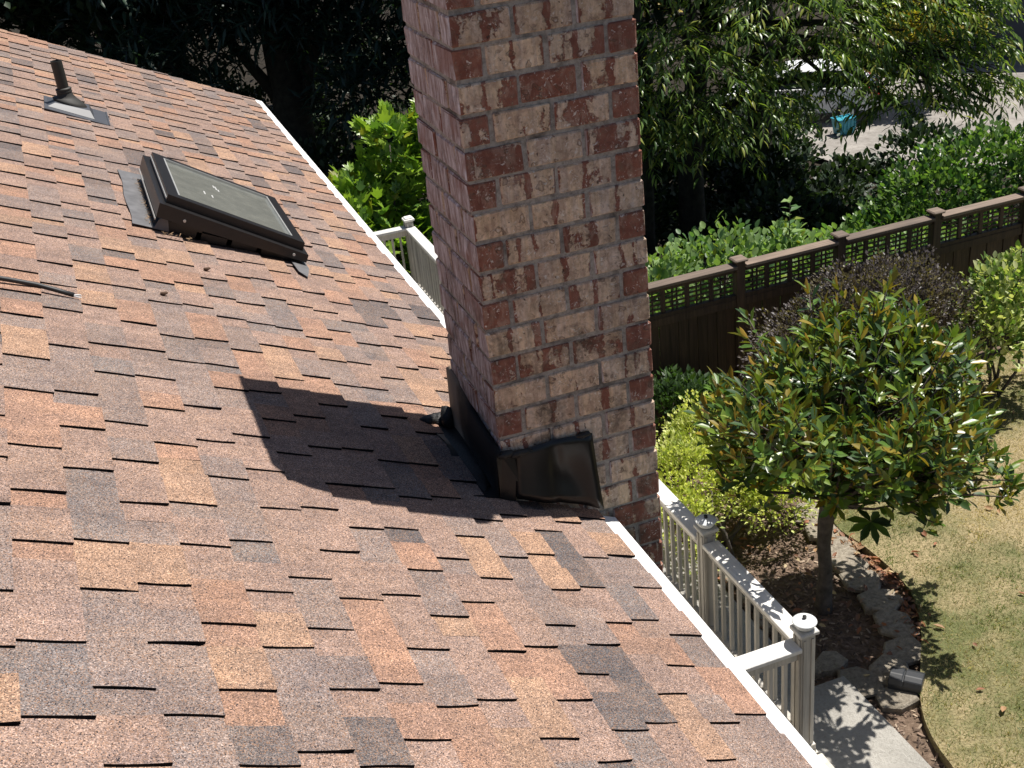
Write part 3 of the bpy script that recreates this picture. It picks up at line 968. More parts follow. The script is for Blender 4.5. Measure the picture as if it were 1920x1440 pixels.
def glass_mat():
    m, t, b = new_mat("sky_tinted_skylight_glass")
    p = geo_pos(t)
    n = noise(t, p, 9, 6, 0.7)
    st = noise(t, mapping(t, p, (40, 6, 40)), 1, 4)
    c = ramp(t, n, [(0.3, (0.135, 0.14, 0.128)), (0.6, (0.165, 0.168, 0.15)), (0.8, (0.20, 0.195, 0.165))])  # pale grey stands in for sky mirrored in the pane
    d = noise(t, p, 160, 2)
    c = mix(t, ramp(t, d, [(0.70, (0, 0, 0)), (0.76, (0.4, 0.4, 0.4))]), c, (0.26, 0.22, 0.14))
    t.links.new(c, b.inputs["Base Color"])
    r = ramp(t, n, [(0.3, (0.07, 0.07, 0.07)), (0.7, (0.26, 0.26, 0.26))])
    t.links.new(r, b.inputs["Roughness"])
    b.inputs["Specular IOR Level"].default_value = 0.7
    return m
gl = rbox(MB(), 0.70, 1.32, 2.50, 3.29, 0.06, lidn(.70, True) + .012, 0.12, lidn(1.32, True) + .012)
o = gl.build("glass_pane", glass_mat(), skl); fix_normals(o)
M_BIRD = simple_mat("white_streak", (0.36, 0.36, 0.35), .8)
for i, (u, y, l) in enumerate([(1.04, 3.00, .07), (1.05, 3.03, .05), (1.13, 2.80, .06), (1.09, 2.78, .05), (1.03, 2.98, .04)]):
    mb = rbox(MB(), u, u + 0.008, y, y + l, lidn(u, True) + .0125, lidn(u, True) + .0135, lidn(u, True) + .0130, lidn(u, True) + .0140)
    o = mb.build("dried_streak", M_BIRD, skl); fix_normals(o)
for u in (1.27, 0.70):
    p = roof_pt(u, 2.4035, lidn(u, False) + 0.022)
    mb = MB(); mb.tube([(p[0], p[1] + .002, p[2]), (p[0], p[1] - .004, p[2])], [.008, .007], 10)
    mb.build("screw", M_TRIM, skl, smooth=False)
M_LEAD = simple_mat("grey_flashing_metal", (0.12, 0.118, 0.122), 0.55, 0.25, 14)
apr = MB()
for i in range(6):
    pass
n_ = 8
V = []
for i in range(n_ + 1):
    y = 2.44 + 1.06 * i / n_
    j = 0.006 * math.sin(5.0 * i)
    for u, n in ((1.350, 0.075), (1.358, 0.022), (1.395 + j, 0.019), (1.500 + j, 0.018)):
        V.append(roof_pt(u, y, n))
Fc = [(i * 4 + j, (i + 1) * 4 + j, (i + 1) * 4 + j + 1, i * 4 + j + 1) for i in range(n_) for j in range(3)]
o = obj_np("head_apron", V, Fc, M_LEAD, skl, smooth=False); sol = o.modifiers.new("thickness", 'SOLIDIFY'); sol.thickness = 0.003
o = obj_np("corner_tab", [roof_pt(1.40, 2.425, 0.02), roof_pt(1.345, 2.425, 0.02), roof_pt(1.325, 2.425, 0.02), roof_pt(1.345, 2.425, 0.085), roof_pt(1.385, 2.43, 0.07)], [(0, 1, 2, 3, 4)], M_LEAD, skl)
sol = o.modifiers.new("thickness", 'SOLIDIFY'); sol.thickness = 0.003
o = obj_np("sill_flashing", [roof_pt(.70, 2.40, .022), roof_pt(.615, 2.36, .018), roof_pt(.615, 3.45, .018), roof_pt(.70, 3.45, .022), roof_pt(.655, 2.20, .018), roof_pt(.69, 2.26, .02)], [(0, 1, 2, 3), (0, 5, 4, 1)], M_LEAD, skl)
sol = o.modifiers.new("thickness", 'SOLIDIFY'); sol.thickness = 0.003
st_ = MB()
for i in range(4):
    ua = 0.70 + i * 0.155
    rbox(st_, ua, ua + 0.18, 2.452, 2.468, 0.0, 0.046 + 0.02 * (i % 2), 0.0, 0.046 + 0.02 * (i % 2))
o = st_.build("step_flashing", M_BRONZE, skl); fix_normals(o)
# needles caught behind the skylight
npos = []
nR = []
for i in range(225):
    u, y = random.uniform(1.36, 1.415) - 0.0, random.uniform(2.50, 3.36)
    if i > 200: u, y = random.uniform(1.20, 1.38), random.uniform(2.33, 2.42)
    npos.append(roof_pt(u, y, 0.024 + random.random() * .006)); a = random.uniform(0, 6.28)
    nR.append(np.array(Matrix.Rotation(a, 3, 'Z') @ Matrix.Rotation(random.uniform(-.3, .3), 3, 'X')))
me = bulk_mesh("leaf_debris", [(-.002, 0, 0), (.002, 0, 0), (.002, .03, .002), (-.002, .03, .004), (0, .015, .004)], [(0, 1, 4), (1, 2, 4), (2, 3, 4), (3, 0, 4)], np.array(npos), np.array(nR), RNG.uniform(.4, 1.0, 225), np.array([(0.22, 0.14, 0.08)] * 225) * RNG.uniform(.4, 1.4, (225, 1)), leaf_mat("dry_debris", .9, 0.05))
tag(link(bpy.data.objects.new("leaf_debris", me)), kind="stuff")

# ------------------------------------------------------------------ vent pipe
pc = (-1.197, 4.90)
pz0 = roof_pt((XE + 1.197) / CT, 4.9, 0)[2]
vp = thing("vent_pipe", "black plumbing vent pipe in a rubber boot on the shingle roof", "vent pipe", (pc[0], pc[1], pz0))
M_PIPE = simple_mat("black_abs_pipe", (0.022, 0.021, 0.018), 0.5, 0.25, 25)
M_RUB = simple_mat("black_rubber_boot", (0.028, 0.026, 0.022), 0.6, 0.3, 20)
mb = MB(); mb.add(*lathe([(0.036, 0.0), (0.036, 0.325), (0.030, 0.325), (0.030, 0.20)], (pc[0], pc[1], pz0), 20)); mb.build("pipe", M_PIPE, vp, smooth=False)
mb = MB(); mb.add(*lathe([(0.044, 0.115), (0.049, 0.120), (0.050, 0.130), (0.046, 0.134), (0.051, 0.140), (0.050, 0.148), (0.040, 0.152)], (pc[0], pc[1], pz0), 20)); mb.build("collar", M_RUB, vp, smooth=True)
def boot_ring(c, rx, ry, n=20):
    return [(c[0] + rx * math.cos(2 * math.pi * j / n), c[1] + ry * math.sin(2 * math.pi * j / n), c[2]) for j in range(n)]
secs = []
for cu, r, n_up in ((0.0, .042, None),):
    pass
rings = []
for (dx, dz, rx, ry, tilt) in ((0, .125, .043, .043, 0), (0.0, .085, .050, .050, .1), (0.004, .066, .066, .062, .25), (0.012, .048, .092, .080, .4), (0.018, .030, .098, .086, .5), (0.018, .018, .094, .084, .5), (0.022, .006, .110, .092, .5), (0.022, -0.012, .112, .094, .5)):
    r = []
    for j in range(22):
        a = 2 * math.pi * j / 22
        x = rx * math.cos(a)
        r.append((pc[0] + dx + x, pc[1] + ry * math.sin(a), pz0 + dz + 0.02 - x * tilt))
    rings.append(r)
V = [p for r in rings for p in r]
Fc = [(i * 22 + j, i * 22 + (j + 1) % 22, (i + 1) * 22 + (j + 1) % 22, (i + 1) * 22 + j) for i in range(len(rings) - 1) for j in range(22)]
o = obj_np("rubber_boot", V, Fc, M_RUB, vp, smooth=True); fix_normals(o)
M_FLG = simple_mat("blue_grey_flange", (0.050, 0.054, 0.064), 0.5, 0.12, 20)
mb = MB()
u0 = (XE + 1.197) / CT
P = [roof_pt(u0 + .14, 4.77, .018), roof_pt(u0 - .15, 4.75, .018), roof_pt(u0 - .15, 5.05, .018), roof_pt(u0 + .14, 5.03, .018),
     roof_pt(u0 + .10, 4.805, .045), roof_pt(u0 - .115, 4.80, .055), roof_pt(u0 - .115, 5.0, .055), roof_pt(u0 + .10, 4.99, .045)]
mb.add(P, [(0, 1, 5, 4), (1, 2, 6, 5), (2, 3, 7, 6), (3, 0, 4, 7), (4, 5, 6, 7)])
o = mb.build("cone_base", M_FLG, vp); fix_normals(o)
mb = rbox(MB(), u0 - .245, u0 + .16, 4.685, 5.10, .010, .0165, .010, .0165)
rbox(mb, u0 - .245, u0 - .235, 4.685, 5.10, .0165, .021, .0165, .021)
o = mb.build("flange", M_FLG, vp); fix_normals(o)

# ------------------------------------------------------------------ cable on the roof
cb = thing("cut_cable", "cut black cable with frayed end lying on the shingles", "cable", tuple(roof_pt(1.95, 1.2, .02)))
pts = [roof_pt(u, y, n) for u, y, n in ((3.2, 1.28, .03), (2.6, 1.22, .026), (2.2, 1.185, .024), (2.05, 1.200, .026), (1.95, 1.21, .025), (1.87, 1.195, .024), (1.815, 1.18, .024))]
V, Fc = tube_vf(pts, [.0095] * 7, 8); obj_np("sheath", V, Fc, simple_mat("black_cable_jacket", (.02, .02, .021), .55), cb, smooth=True)
mb = MB()
e0 = roof_pt(1.822, 1.18, .022)
for i in range(9):
    a = i * 0.7
    mb.tube([tuple(e0), tuple(e0 + np.array((.022 + random.uniform(-.004, .012), random.uniform(-.012, .012), -.010 + random.uniform(-.006, .010))))], [.0028, .0018], 5)
mb.build("wire_strand", M_WHITE, cb, kind="stuff")

# ------------------------------------------------------------------ deck and railing
DZ = -5.53
RX = 2.5
deck = thing("wooden_deck", "pale painted board deck running below the eave beside the chimney", "deck", (1.3, 6.8, DZ))
y = 1.87
while y < 11.6:
    V, Fc = box_vf(0.02, 2.415, y, y + 0.136, DZ - 0.036, DZ)
    obj_np("plank", V, Fc, M_DECK, deck)
    y += 0.142
box("border_plank", 2.421, 2.57, 1.87, 11.6, DZ - 0.036, DZ + 0.001, M_DECK, deck)
box("rim_board", 2.55, 2.585, 1.86, 11.61, DZ - 0.29, DZ - 0.038, M_RAIL, deck)
box("rim_board", 0.02, 2.55, 1.845, 1.868, DZ - 0.29, DZ - 0.004, M_RAIL, deck)
# raised end block under the corner post
box("corner_block", 2.41, 2.60, 1.62, 1.842, GZ - 0.05, DZ - 0.03, M_RAIL, deck, bev=.006)

rail = thing("deck_railing", "weathered pale grey wooden railing along the deck edge below the roof", "railing", (RX, 6.8, DZ))
RZ = -4.60       # top of rail cap
POSTS = [1.93, 3.27, 5.15, 7.1, 9.2, 11.55]
for i, py in enumerate(POSTS):
    top_z = RZ + 0.10
    box("post", RX - .053, RX + .053, py - .053, py + .053, DZ + .001, top_z - .02, M_RAIL, rail, bev=.004)
    for s in (-.03, .03):
        box("post_batten", RX + s - .011, RX + s + .011, py - .061, py - .0545, DZ + .06, top_z - .05, M_RAIL, rail)
        box("post_batten", RX - .061, RX - .0545, py + s - .011, py + s + .011, DZ + .06, top_z - .05, M_RAIL, rail)
    box("post_cap", RX - .072, RX + .072, py - .072, py + .072, top_z - .019, top_z + .012, M_RAILC, rail, bev=.006)
    if i == 5: box("cap_top", RX - .055, RX + .055, py - .055, py + .055, top_z + .0125, top_z + .03, M_RAILC, rail, bev=.008)
    box("post_base_trim", RX - .066, RX + .066, py - .066, py + .066, DZ + .002, DZ + .045, M_RAIL, rail, bev=.004)
for a, b2 in zip(POSTS[:-1], POSTS[1:]):
    box("rail_cap", RX - .068, RX + .068, a + .055, b2 - .055, RZ - .036, RZ, M_RAILC, rail, bev=.005)
    box("top_rail", RX - .021, RX + .021, a + .055, b2 - .055, RZ - .125, RZ - .038, M_RAIL, rail)
    box("bottom_rail", RX - .021, RX + .021, a + .055, b2 - .055, DZ + .07, DZ + .125, M_RAIL, rail)
    n = int(round((b2 - a) / 0.118))
    for k in range(1, n):
        yy = a + (b2 - a) * k / n
        box("baluster", RX - .0135, RX + .0135, yy - .0135, yy + .0135, DZ + .126, RZ - .126, M_RAIL, rail)
for py in (POSTS[0], POSTS[-1]):
    x1 = RX - .055
    box("rail_cap", 0.45, x1, py - .068, py + .068, RZ - .036, RZ, M_RAILC, rail, bev=.005)
    box("top_rail", 0.45, x1, py - .021, py + .021, RZ - .125, RZ - .038, M_RAIL, rail)
    box("bottom_rail", 0.45, x1, py - .021, py + .021, DZ + .07, DZ + .125, M_RAIL, rail)
    for k in range(1, 18):
        xx = x1 - .112 * k + .02
        if xx < .5: break
        box("baluster", xx - .0135, xx + .0135, py - .0135, py + .0135, DZ + .126, RZ - .126, M_RAIL, rail)

M_DOME = simple_mat("white_enamel", (0.70, 0.72, 0.72), 0.25, 0.04, 10)
for lab, py in (("round white post light with black knob on the corner post above the path", POSTS[0]), ("round white post light with black knob on the middle railing post in leaf shade", POSTS[1])):
    z0 = RZ + 0.112
    pl_ = thing("post_light", lab, "post light", (RX, py, z0), "round lights on the railing posts")
    mb = MB(); mb.add(*lathe([(.045, 0), (.058, .012), (.070, .034), (.075, .050)], (RX, py, z0), 24)); mb.build("glass_bowl", M_DOME, pl_, smooth=True)
    mb = MB(); mb.add(*lathe([(.080, .0505), (.083, .054), (.078, .060), (.05, .070), (.018, .077)], (RX, py, z0), 24)); mb.build("lid", M_DOME, pl_, smooth=True)
    mb = MB(); mb.add(*lathe([(.014, .0775), (.014, .096), (.009, .099)], (RX, py, z0), 12)); mb.build("knob", M_BRONZE, pl_)
    mb = MB(); mb.tube([(RX + .078, py - .02, z0 + .052), (RX + .088, py - .01, z0 + .03), (RX + .06, py, z0 + .008)], [.0025] * 3, 6); mb.build("wire_clip", M_BRONZE, pl_)

# ------------------------------------------------------------------ fence
FY = 6.75
fence = thing("wooden_fence", "dark stained board fence with lattice top at the back of the garden", "fence", (7, FY, GZ))
FP = [2.35 + 1.22 * i for i in range(9)]
FT = -4.06
for x in FP:
    box("post", x - .05, x + .05, FY - .05, FY + .05, GZ - .2, FT + .035, M_FENCE, fence, bev=.004)
    box("post_cap", x - .078, x + .078, FY - .078, FY + .078, FT + .0355, FT + .066, M_FENCEC, fence, bev=.012)
for a, b2 in zip(FP[:-1], FP[1:]):
    x0, x1 = a + .051, b2 - .051
    box("cap_rail", x0, x1, FY - .07, FY + .07, FT - .035, FT, M_FENCEC, fence, bev=.004)
    box("top_rail", x0, x1, FY - .022, FY + .022, FT - .085, FT - .036, M_FENCE, fence)
    zl1, zl0 = FT - .086, FT - .335
    box("middle_rail", x0, x1, FY - .03, FY + .03, zl0 - .045, zl0 - .001, M_FENCE, fence)
    box("trim_rail", x0, x1, FY - .036, FY - .012, zl0 - .13, zl0 - .046, M_FENCE, fence)
    box("bottom_rail", x0, x1, FY - .036, FY - .012, GZ + .06, GZ + .15, M_FENCE, fence)
    nc = 4
    for c in range(nc + 1):
        xc = x0 + (x1 - x0) * c / nc
        if 0 < c < nc: box("lattice_post", xc - .024, xc + .024, FY - .013, FY + .013, zl0, zl1, M_FENCE, fence)
    for c in range(nc):
        xa, xb = x0 + (x1 - x0) * c / nc + .0245, x0 + (x1 - x0) * (c + 1) / nc - .0245
        xm = (xa + xb) / 2
        mb = MB()
        for s in (-.026, .026): mb.box(xm + s - .009, xm + s + .009, FY + .0035, FY + .012, zl0, zl1)
        mb2 = MB()
        for zz in (.05, .10, .15, .20): mb2.box(xa, xb, FY - .008, FY + .003, zl0 + zz - .009, zl0 + zz + .009)
        for k_ in range(0, len(mb.V), 8): obj_np("lattice_slat", mb.V[k_:k_ + 8], box_vf(0, 1, 0, 1, 0, 1)[1], M_FENCE, fence)
        for k_ in range(0, len(mb2.V), 8): obj_np("lattice_slat", mb2.V[k_:k_ + 8], box_vf(0, 1, 0, 1, 0, 1)[1], M_FENCE, fence)
    nb = 10
    for k in range(nb):
        xa = x0 + (x1 - x0) * k / nb; xb = x0 + (x1 - x0) * (k + 1) / nb
        dy = random.uniform(-.003, .003) + (.008 if k % 2 else 0)
        box("board", xa + .003, xb - .003, FY - .010 + dy, FY + .008 + dy, GZ + random.uniform(-.02, .03), zl0 - .047, M_FENCE, fence)

# ------------------------------------------------------------------ stone edging
STN = [(4.42, 4.80), (4.38, 4.50), (4.32, 4.22), (4.27, 3.97), (4.24, 3.70), (4.21, 3.40), (4.14, 3.08), (3.98, 2.78), (3.74, 2.62), (3.47, 2.62)]
stones = thing("stone_edging", "curved edging of flat grey stones between the bed and the lawn", "stone edging", (4.2, 3.5, GZ))
M_STONE = soil_mat("grey_fieldstone", (0.13, 0.110, 0.085), (0.27, 0.235, 0.185), (0.41, 0.365, 0.295), 26)
def stone(cx, cy, ang, l, wd, z0, z1, seed):
    rr = random.Random(seed)
    nside = 6
    P = []
    for j in range(nside):
        a = 2 * math.pi * (j + rr.uniform(-.22, .22)) / nside
        r = rr.uniform(.88, 1.2)
        x, y = l * r * math.cos(a), wd * r * math.sin(a)
        P.append((cx + x * math.cos(ang) - y * math.sin(ang), cy + x * math.sin(ang) + y * math.cos(ang)))
    tilt = (rr.uniform(-.06, .06), rr.uniform(-.06, .06))
    V = [(x, y, z0) for x, y in P] + [(x, y, z1 + (x - cx) * tilt[0] + (y - cy) * tilt[1] - .012) for x, y in P] + \
        [(cx + (x - cx) * .90, cy + (y - cy) * .90, z1 + (x - cx) * tilt[0] + (y - cy) * tilt[1] + rr.uniform(-.003, .003)) for x, y in P]
    Fc = [(j, (j + 1) % nside, nside + (j + 1) % nside, nside + j) for j in range(nside)] + \
         [(nside + j, nside + (j + 1) % nside, 2 * nside + (j + 1) % nside, 2 * nside + j) for j in range(nside)] + [tuple(2 * nside + j for j in range(nside))]
    obj_np("stone", V, Fc, M_STONE, stones)
for i, (x, y) in enumerate(STN):
    x2, y2 = STN[min(i + 1, len(STN) - 1)]
    x1, y1 = STN[max(i - 1, 0)]
    ang = math.atan2(y2 - y1, x2 - x1)
    stone(x, y, ang, .19, .17, GZ - .02, GZ + .022, 100 + i)
    stone(x - .03 * math.sin(ang) * -1, y + .02, ang, .15, .12, GZ - .12, GZ - .022, 200 + i)
for i, (x, y) in enumerate([(3.24, 3.95), (3.22, 3.62), (3.21, 3.28), (3.21, 2.98), (3.25, 4.27), (3.29, 4.58)]):
    stone(x, y, 1.55 + .1 * i, .15, .085, GZ - .09, GZ + .03, 300 + i)
stone(3.63, 2.38, 0.2, .2, .13, GZ - .08, GZ + .01, 401)
stone(3.40, 2.92, 0.5, .14, .12, GZ - .08, GZ + .03, 402)

# small black box in the bed
bx = thing("bait_box", "small black plastic box with curved grooved lid at the lawn edge", "plastic box", (3.76, 2.44, GZ))
M_PLA = simple_mat("black_plastic", (0.03, 0.032, 0.036), 0.4, .1, 20)
prof = [(-.085, 0), (-.095, .06), (-.075, .105), (-.03, .125), (.04, .122), (.085, .095), (.095, .05), (.09, 0)]
def extr(prof, c, ang, w0, w1):
    V = []
    for wv in (w0, w1):
        for a, z in prof:
            V.append((c[0] + a * math.cos(ang) - wv * math.sin(ang), c[1] + a * math.sin(ang) + wv * math.cos(ang), c[2] + z))
    n = len(prof)
    return V, [tuple(range(n)), tuple(range(n, 2 * n))[::-1]] + [(i, i + n, (i + 1) % n + n, (i + 1) % n) for i in range(n)]
mb = MB(); mb.add(*extr(prof, (3.76, 2.44, GZ + .0), .75, -.125, .012)); mb.add(*extr(prof, (3.76, 2.44, GZ + .0), .75, .022, .125))
o = mb.build("lid", M_PLA, bx, bev=.006); fix_normals(o)
p2 = [(a * .96, z * .955) for a, z in prof]
mb = MB(); mb.add(*extr(p2, (3.76, 2.44, GZ - .01), .75, -.118, .118)); o = mb.build("base", M_PLA, bx); fix_normals(o)

# ------------------------------------------------------------------ foliage tools
def T_simple():   # pointed leaf folded on the midrib
    return [(0, 0, 0), (-.26, .38, .06), (0, .45, -.02), (.26, .38, .06), (0, 1, -.10)], [(0, 2, 1), (0, 3, 2), (1, 2, 4), (2, 3, 4)]
def T_oval():     # broad rounded leaf, slightly cupped
    return [(0, 0, 0), (-.22, .16, .03), (-.34, .46, .06), (-.20, .80, .02), (0, 1, -.08), (.20, .80, .02), (.34, .46, .06), (.22, .16, .03), (0, .5, -.02)], \
           [(8, 1, 0), (8, 2, 1), (8, 3, 2), (8, 4, 3), (8, 5, 4), (8, 6, 5), (8, 7, 6), (8, 0, 7)]
def T_quad():
    return [(0, 0, 0), (-.30, .5, .05), (0, 1, -.05), (.30, .5, .05)], [(0, 3, 2), (0, 2, 1)]
def T_lance():    # long narrow drooping leaf
    return [(0, 0, 0), (-.10, .25, .03), (.10, .25, .03), (-.115, .55, .0), (.115, .55, .0), (0, .3, -.012), (0, .6, -.05), (0, 1, -.20)], \
           [(0, 5, 1), (0, 2, 5), (1, 5, 6, 3), (5, 2, 4, 6), (3, 6, 7), (6, 4, 7)]
def T_magnolia():
    return [(0, 0, 0), (-.13, .28, .04), (0, .28, -.01), (.13, .28, .04), (-.175, .64, .045), (0, .62, -.015), (.175, .64, .045), (0, 1, -.05)], \
           [(0, 2, 1), (0, 3, 2), (1, 2, 5, 4), (2, 3, 6, 5), (4, 5, 7), (5, 6, 7)]
def T_fig():
    P = [(0, 0, 0), (-.20, .12, .02), (-.42, .34, .06), (-.24, .44, .02), (-.30, .78, .04), (-.10, .66, 0), (0, 1, -.08), (.10, .66, 0), (.30, .78, .04), (.24, .44, .02), (.42, .34, .06), (.20, .12, .02), (0, .45, -.03)]
    return P, [(12, i + 1, i) if i else (12, 1, 0) for i in range(11)] + [(12, 0, 11)]
def T_needle():
    return [(0, 0, 0), (-.10, .3, .0), (0, 1, -.18), (.10, .3, 0.0), (0, .35, .05)], [(0, 4, 1), (1, 4, 2), (0, 3, 4), (3, 2, 4)]

def rot_from(dirs, ups):
    """rotation matrices whose Y is dirs and Z is close to ups"""
    d = dirs / np.linalg.norm(dirs, axis=1, keepdims=True)
    x = np.cross(d, ups)
    x /= np.maximum(np.linalg.norm(x, axis=1, keepdims=True), 1e-6)
    z = np.cross(x, d)
    return np.stack([x, d, z], axis=2)

def unit(n):
    v = RNG.normal(size=(n, 3))
    return v / np.linalg.norm(v, axis=1, keepdims=True)

def lump_points(lumps, n, inner=.55):
    """points spread on and inside ellipsoid lumps ((x,y,z),(rx,ry,rz)), outward direction too"""
    wts = np.array([l[1][0] * l[1][1] + l[1][0] * l[1][2] + l[1][1] * l[1][2] for l in lumps])
    idx = RNG.choice(len(lumps), n, p=wts / wts.sum())
    u = unit(n)
    u[:, 2] = np.where(u[:, 2] < -0.5, -u[:, 2], u[:, 2])
    c = np.array([l[0] for l in lumps])[idx]
    r = np.array([l[1] for l in lumps])[idx]
    rad = RNG.uniform(inner, 1.05, n) ** .7
    ph = RNG.uniform(0, 6.28, 3)
    bumpy = 1 + .16 * np.sin(7 * u[:, 0] + ph[0] + idx) * np.cos(6 * u[:, 1] + ph[1]) + .10 * np.sin(11 * u[:, 2] + ph[2] + 2 * idx)
    return c + u * r * (rad * bumpy)[:, None], u

def pal_cols(pal, n, jit=.2):
    P = np.array([p[0] for p in pal]); W_ = np.array([p[1] for p in pal], float)
    c = P[RNG.choice(len(P), n, p=W_ / W_.sum())]
    return c * RNG.uniform(1 - jit, 1 + jit, (n, 1))

def leaf_parts(parent, T, pos, R, scale, pal, mat, origin, most=300, name="leaf", cell=9):
    """take the leaves that show largest (nearest one per small picture cell) as objects of their own; returns mask of the rest"""
    x, y, z = px_of(pos + np.einsum('nij,j->ni', R, np.array((0, .5, 0))) * scale[:, None])
    vis = (x > -20) & (x < 1940) & (y > -20) & (y < 1460) & (z > .5)
    key = (np.floor(x / cell).astype(int) * 4000 + np.floor(y / cell).astype(int))
    order = np.argsort(z)
    seen, pick = set(), []
    for i in order:
        if not vis[i] or key[i] in seen: continue
        seen.add(key[i]); pick.append(i)
    pick = np.array(pick, int)
    size = scale[pick] / z[pick] * (.4 + .6 * np.abs(np.einsum('ni,i->n', R[pick][:, :, 2], np.array(C_F))))
    pick = pick[np.argsort(-size)][:most]
    metas = []
    tv, tf = T
    for c, wgt in pal:
        me = bulk_mesh(name, tv, tf, np.zeros((1, 3)), np.eye(3)[None], np.ones(1), np.array([c]), mat)
        metas.append(me)
    W_ = np.array([p[1] for p in pal], float); W_ /= W_.sum()
    for i in pick:
        o = bpy.data.objects.new(name, metas[RNG.choice(len(metas), p=W_)])
        M4 = Matrix(R[i].tolist()).to_4x4() @ Matrix.Scale(float(scale[i]), 4)
        M4.translation = Vector(pos[i]) - Vector(origin)
        o.matrix_basis = M4
        link(o, parent)
    mask = np.ones(len(pos), bool); mask[pick] = False
    return mask

def foliage(parent, T, pos, R, scale, pal, mat, parts=0, part_name="leaf", mass="foliage", jit=.22, cell=9):
    org = np.array(loc_of(parent))
    scale = np.asarray(scale)
    mask = np.ones(len(pos), bool)
    if parts: mask = leaf_parts(parent, T, pos, R, scale, pal, mat, org, parts, part_name, cell)
    cols = pal_cols(pal, int(mask.sum()), jit)
    me = bulk_mesh(mass, T[0], T[1], pos[mask], R[mask], scale[mask], cols, mat, org)
    o = bpy.data.objects.new(mass, me)
    link(o, parent)
    o["kind"] = "stuff"
    return o

def shrub(name, label, cat, base, lumps, n, T, size, pal, mat, parts=0, up=.6, jitter=.8, inner=.5, droop=0.0, stems=5, bark=None, stem_r=.02, cell=9, group=None):
    th = thing(name, label, cat, base, group)
    mb = MB()
    for i in range(stems):
        l = lumps[i % len(lumps)]
        tip = Vector(l[0]) + Vector((random.uniform(-.3, .3) * l[1][0], random.uniform(-.3, .3) * l[1][1], .2 * l[1][2]))
        b0 = Vector(base) + Vector((random.uniform(-.06, .06), random.uniform(-.06, .06), -.05))
        mid = (b0 + tip) / 2 + Vector((random.uniform(-.12, .12), random.uniform(-.12, .12), -.05))
        mb.tube([b0, mid, tip], [stem_r, stem_r * .75, stem_r * .3], 6)
    mb.build("stem", bark or M_BARK, th, smooth=True)
    pos, out = lump_points(lumps, n, inner)
    d = out * .7 + unit(n) * jitter + np.array((0, 0, up - droop))
    ups = np.array((0, 0, 1.0)) + unit(n) * .45 + out * .25
    R = rot_from(d, ups)
    sc = RNG.uniform(.65, 1.2, n) * size
    foliage(th, T, pos, R, sc, pal, mat, parts, cell=cell)
    return th

# ------------------------------------------------------------------ magnolia
M_LMAG = leaf_mat("magnolia_leaf", 0.36, 0.22, under=(0.34, 0.205, 0.030), spec=0.55)
PAL_MAG = [((0.080, 0.155, 0.025), 4), ((0.145, 0.220, 0.036), 3), ((0.036, 0.075, 0.022), 5), ((0.25, 0.19, 0.024), 1.1), ((0.16, 0.20, 0.030), 2.2)]
mbase = Vector((3.76, 3.57, GZ - .03))
mag = thing("magnolia_tree", "small magnolia tree with glossy green leaves and rusty undersides by the lawn", "tree", tuple(mbase))
trunk_pts = [mbase + Vector((0, 0, -.1)), mbase + Vector((.0, 0, .06)), mbase + Vector((.02, .01, .35)), mbase + Vector((.0, .02, .65)), mbase + Vector((.02, .03, .86)), mbase + Vector((.05, .04, 1.0)), mbase + Vector((.12, .05, 1.5)), mbase + Vector((.2, .05, 2.1))]
V, Fc = tube_vf(trunk_pts, [.085, .070, .058, .056, .066, .072, .045, .025], 12)
obj_np("trunk", V, Fc, M_BARK, mag, smooth=True)
MAGC = np.array((4.08, 3.60, -4.12))
mlumps = [((4.08, 3.60, -3.90), (.78, .85, .52)), ((3.35, 3.50, -4.02), (.56, .6, .50)), ((4.64, 3.65, -4.2), (.50, .65, .60)), ((4.2, 3.35, -4.38), (.82, .65, .48)), ((4.20, 3.85, -3.64), (.50, .5, .36)),
          ((4.62, 3.45, -4.68), (.40, .42, .38)), ((3.28, 3.42, -4.15), (.45, .42, .38)), ((4.5, 3.8, -3.86), (.50, .5, .40)), ((2.98, 3.35, -3.88), (.36, .45, .34)), ((3.9, 2.80, -4.08), (.55, .42, .38)), ((4.5, 2.95, -4.4), (.42, .42, .36)), ((3.65, 2.42, -3.78), (.45, .34, .28)), ((2.92, 2.85, -3.66), (.30, .40, .26)), ((4.2, 3.3, -4.54), (.66, .5, .34))]
nsh = 980
sp, so_out = lump_points(mlumps, nsh, .60)
sp[::6] += so_out[::6] * RNG.uniform(.05, .17, (len(sp[::6]), 1)) + np.array((0, 0, .05))
mb = MB()
for i in range(nsh):
    if i % 3: continue
    tip = Vector(sp[i]); root = mbase + Vector((.05, .04, random.uniform(.95, 1.7)))
    mid = root.lerp(tip, .55) + Vector((random.uniform(-.08, .08), random.uniform(-.08, .08), -.08))
    mb.tube([root, mid, tip], [.018, .011, .005], 5)
mb.build("branch", M_BARK, mag, smooth=True, kind="stuff")
P_, D_, U_, S_ = [], [], [], []
for i in range(nsh):
    ax = so_out[i] * .65 + np.array((0, 0, .95)) + RNG.normal(size=3) * .3
    ax /= np.linalg.norm(ax)
    a1 = np.cross(ax, (0.3, .9, .1)); a1 /= np.linalg.norm(a1); a2 = np.cross(ax, a1)
    nl = int(RNG.integers(8, 13))
    for j in range(nl):
        th_ = j * 2.4 + RNG.uniform(-.3, .3)
        el = RNG.uniform(.1, 1.2) if j > 3 else RNG.uniform(.85, 1.4)
        rad = a1 * math.cos(th_) + a2 * math.sin(th_)
        d = rad * math.cos(el) + ax * math.sin(el)
        P_.append(sp[i] - ax * .02 * j + d * .015); D_.append(d + np.array((0, 0, -.12))); U_.append(ax * math.cos(el) - rad * math.sin(el) + RNG.normal(size=3) * .15)
        S_.append(RNG.uniform(.095, .155))
P_, D_, U_, S_ = map(np.array, (P_, D_, U_, S_))
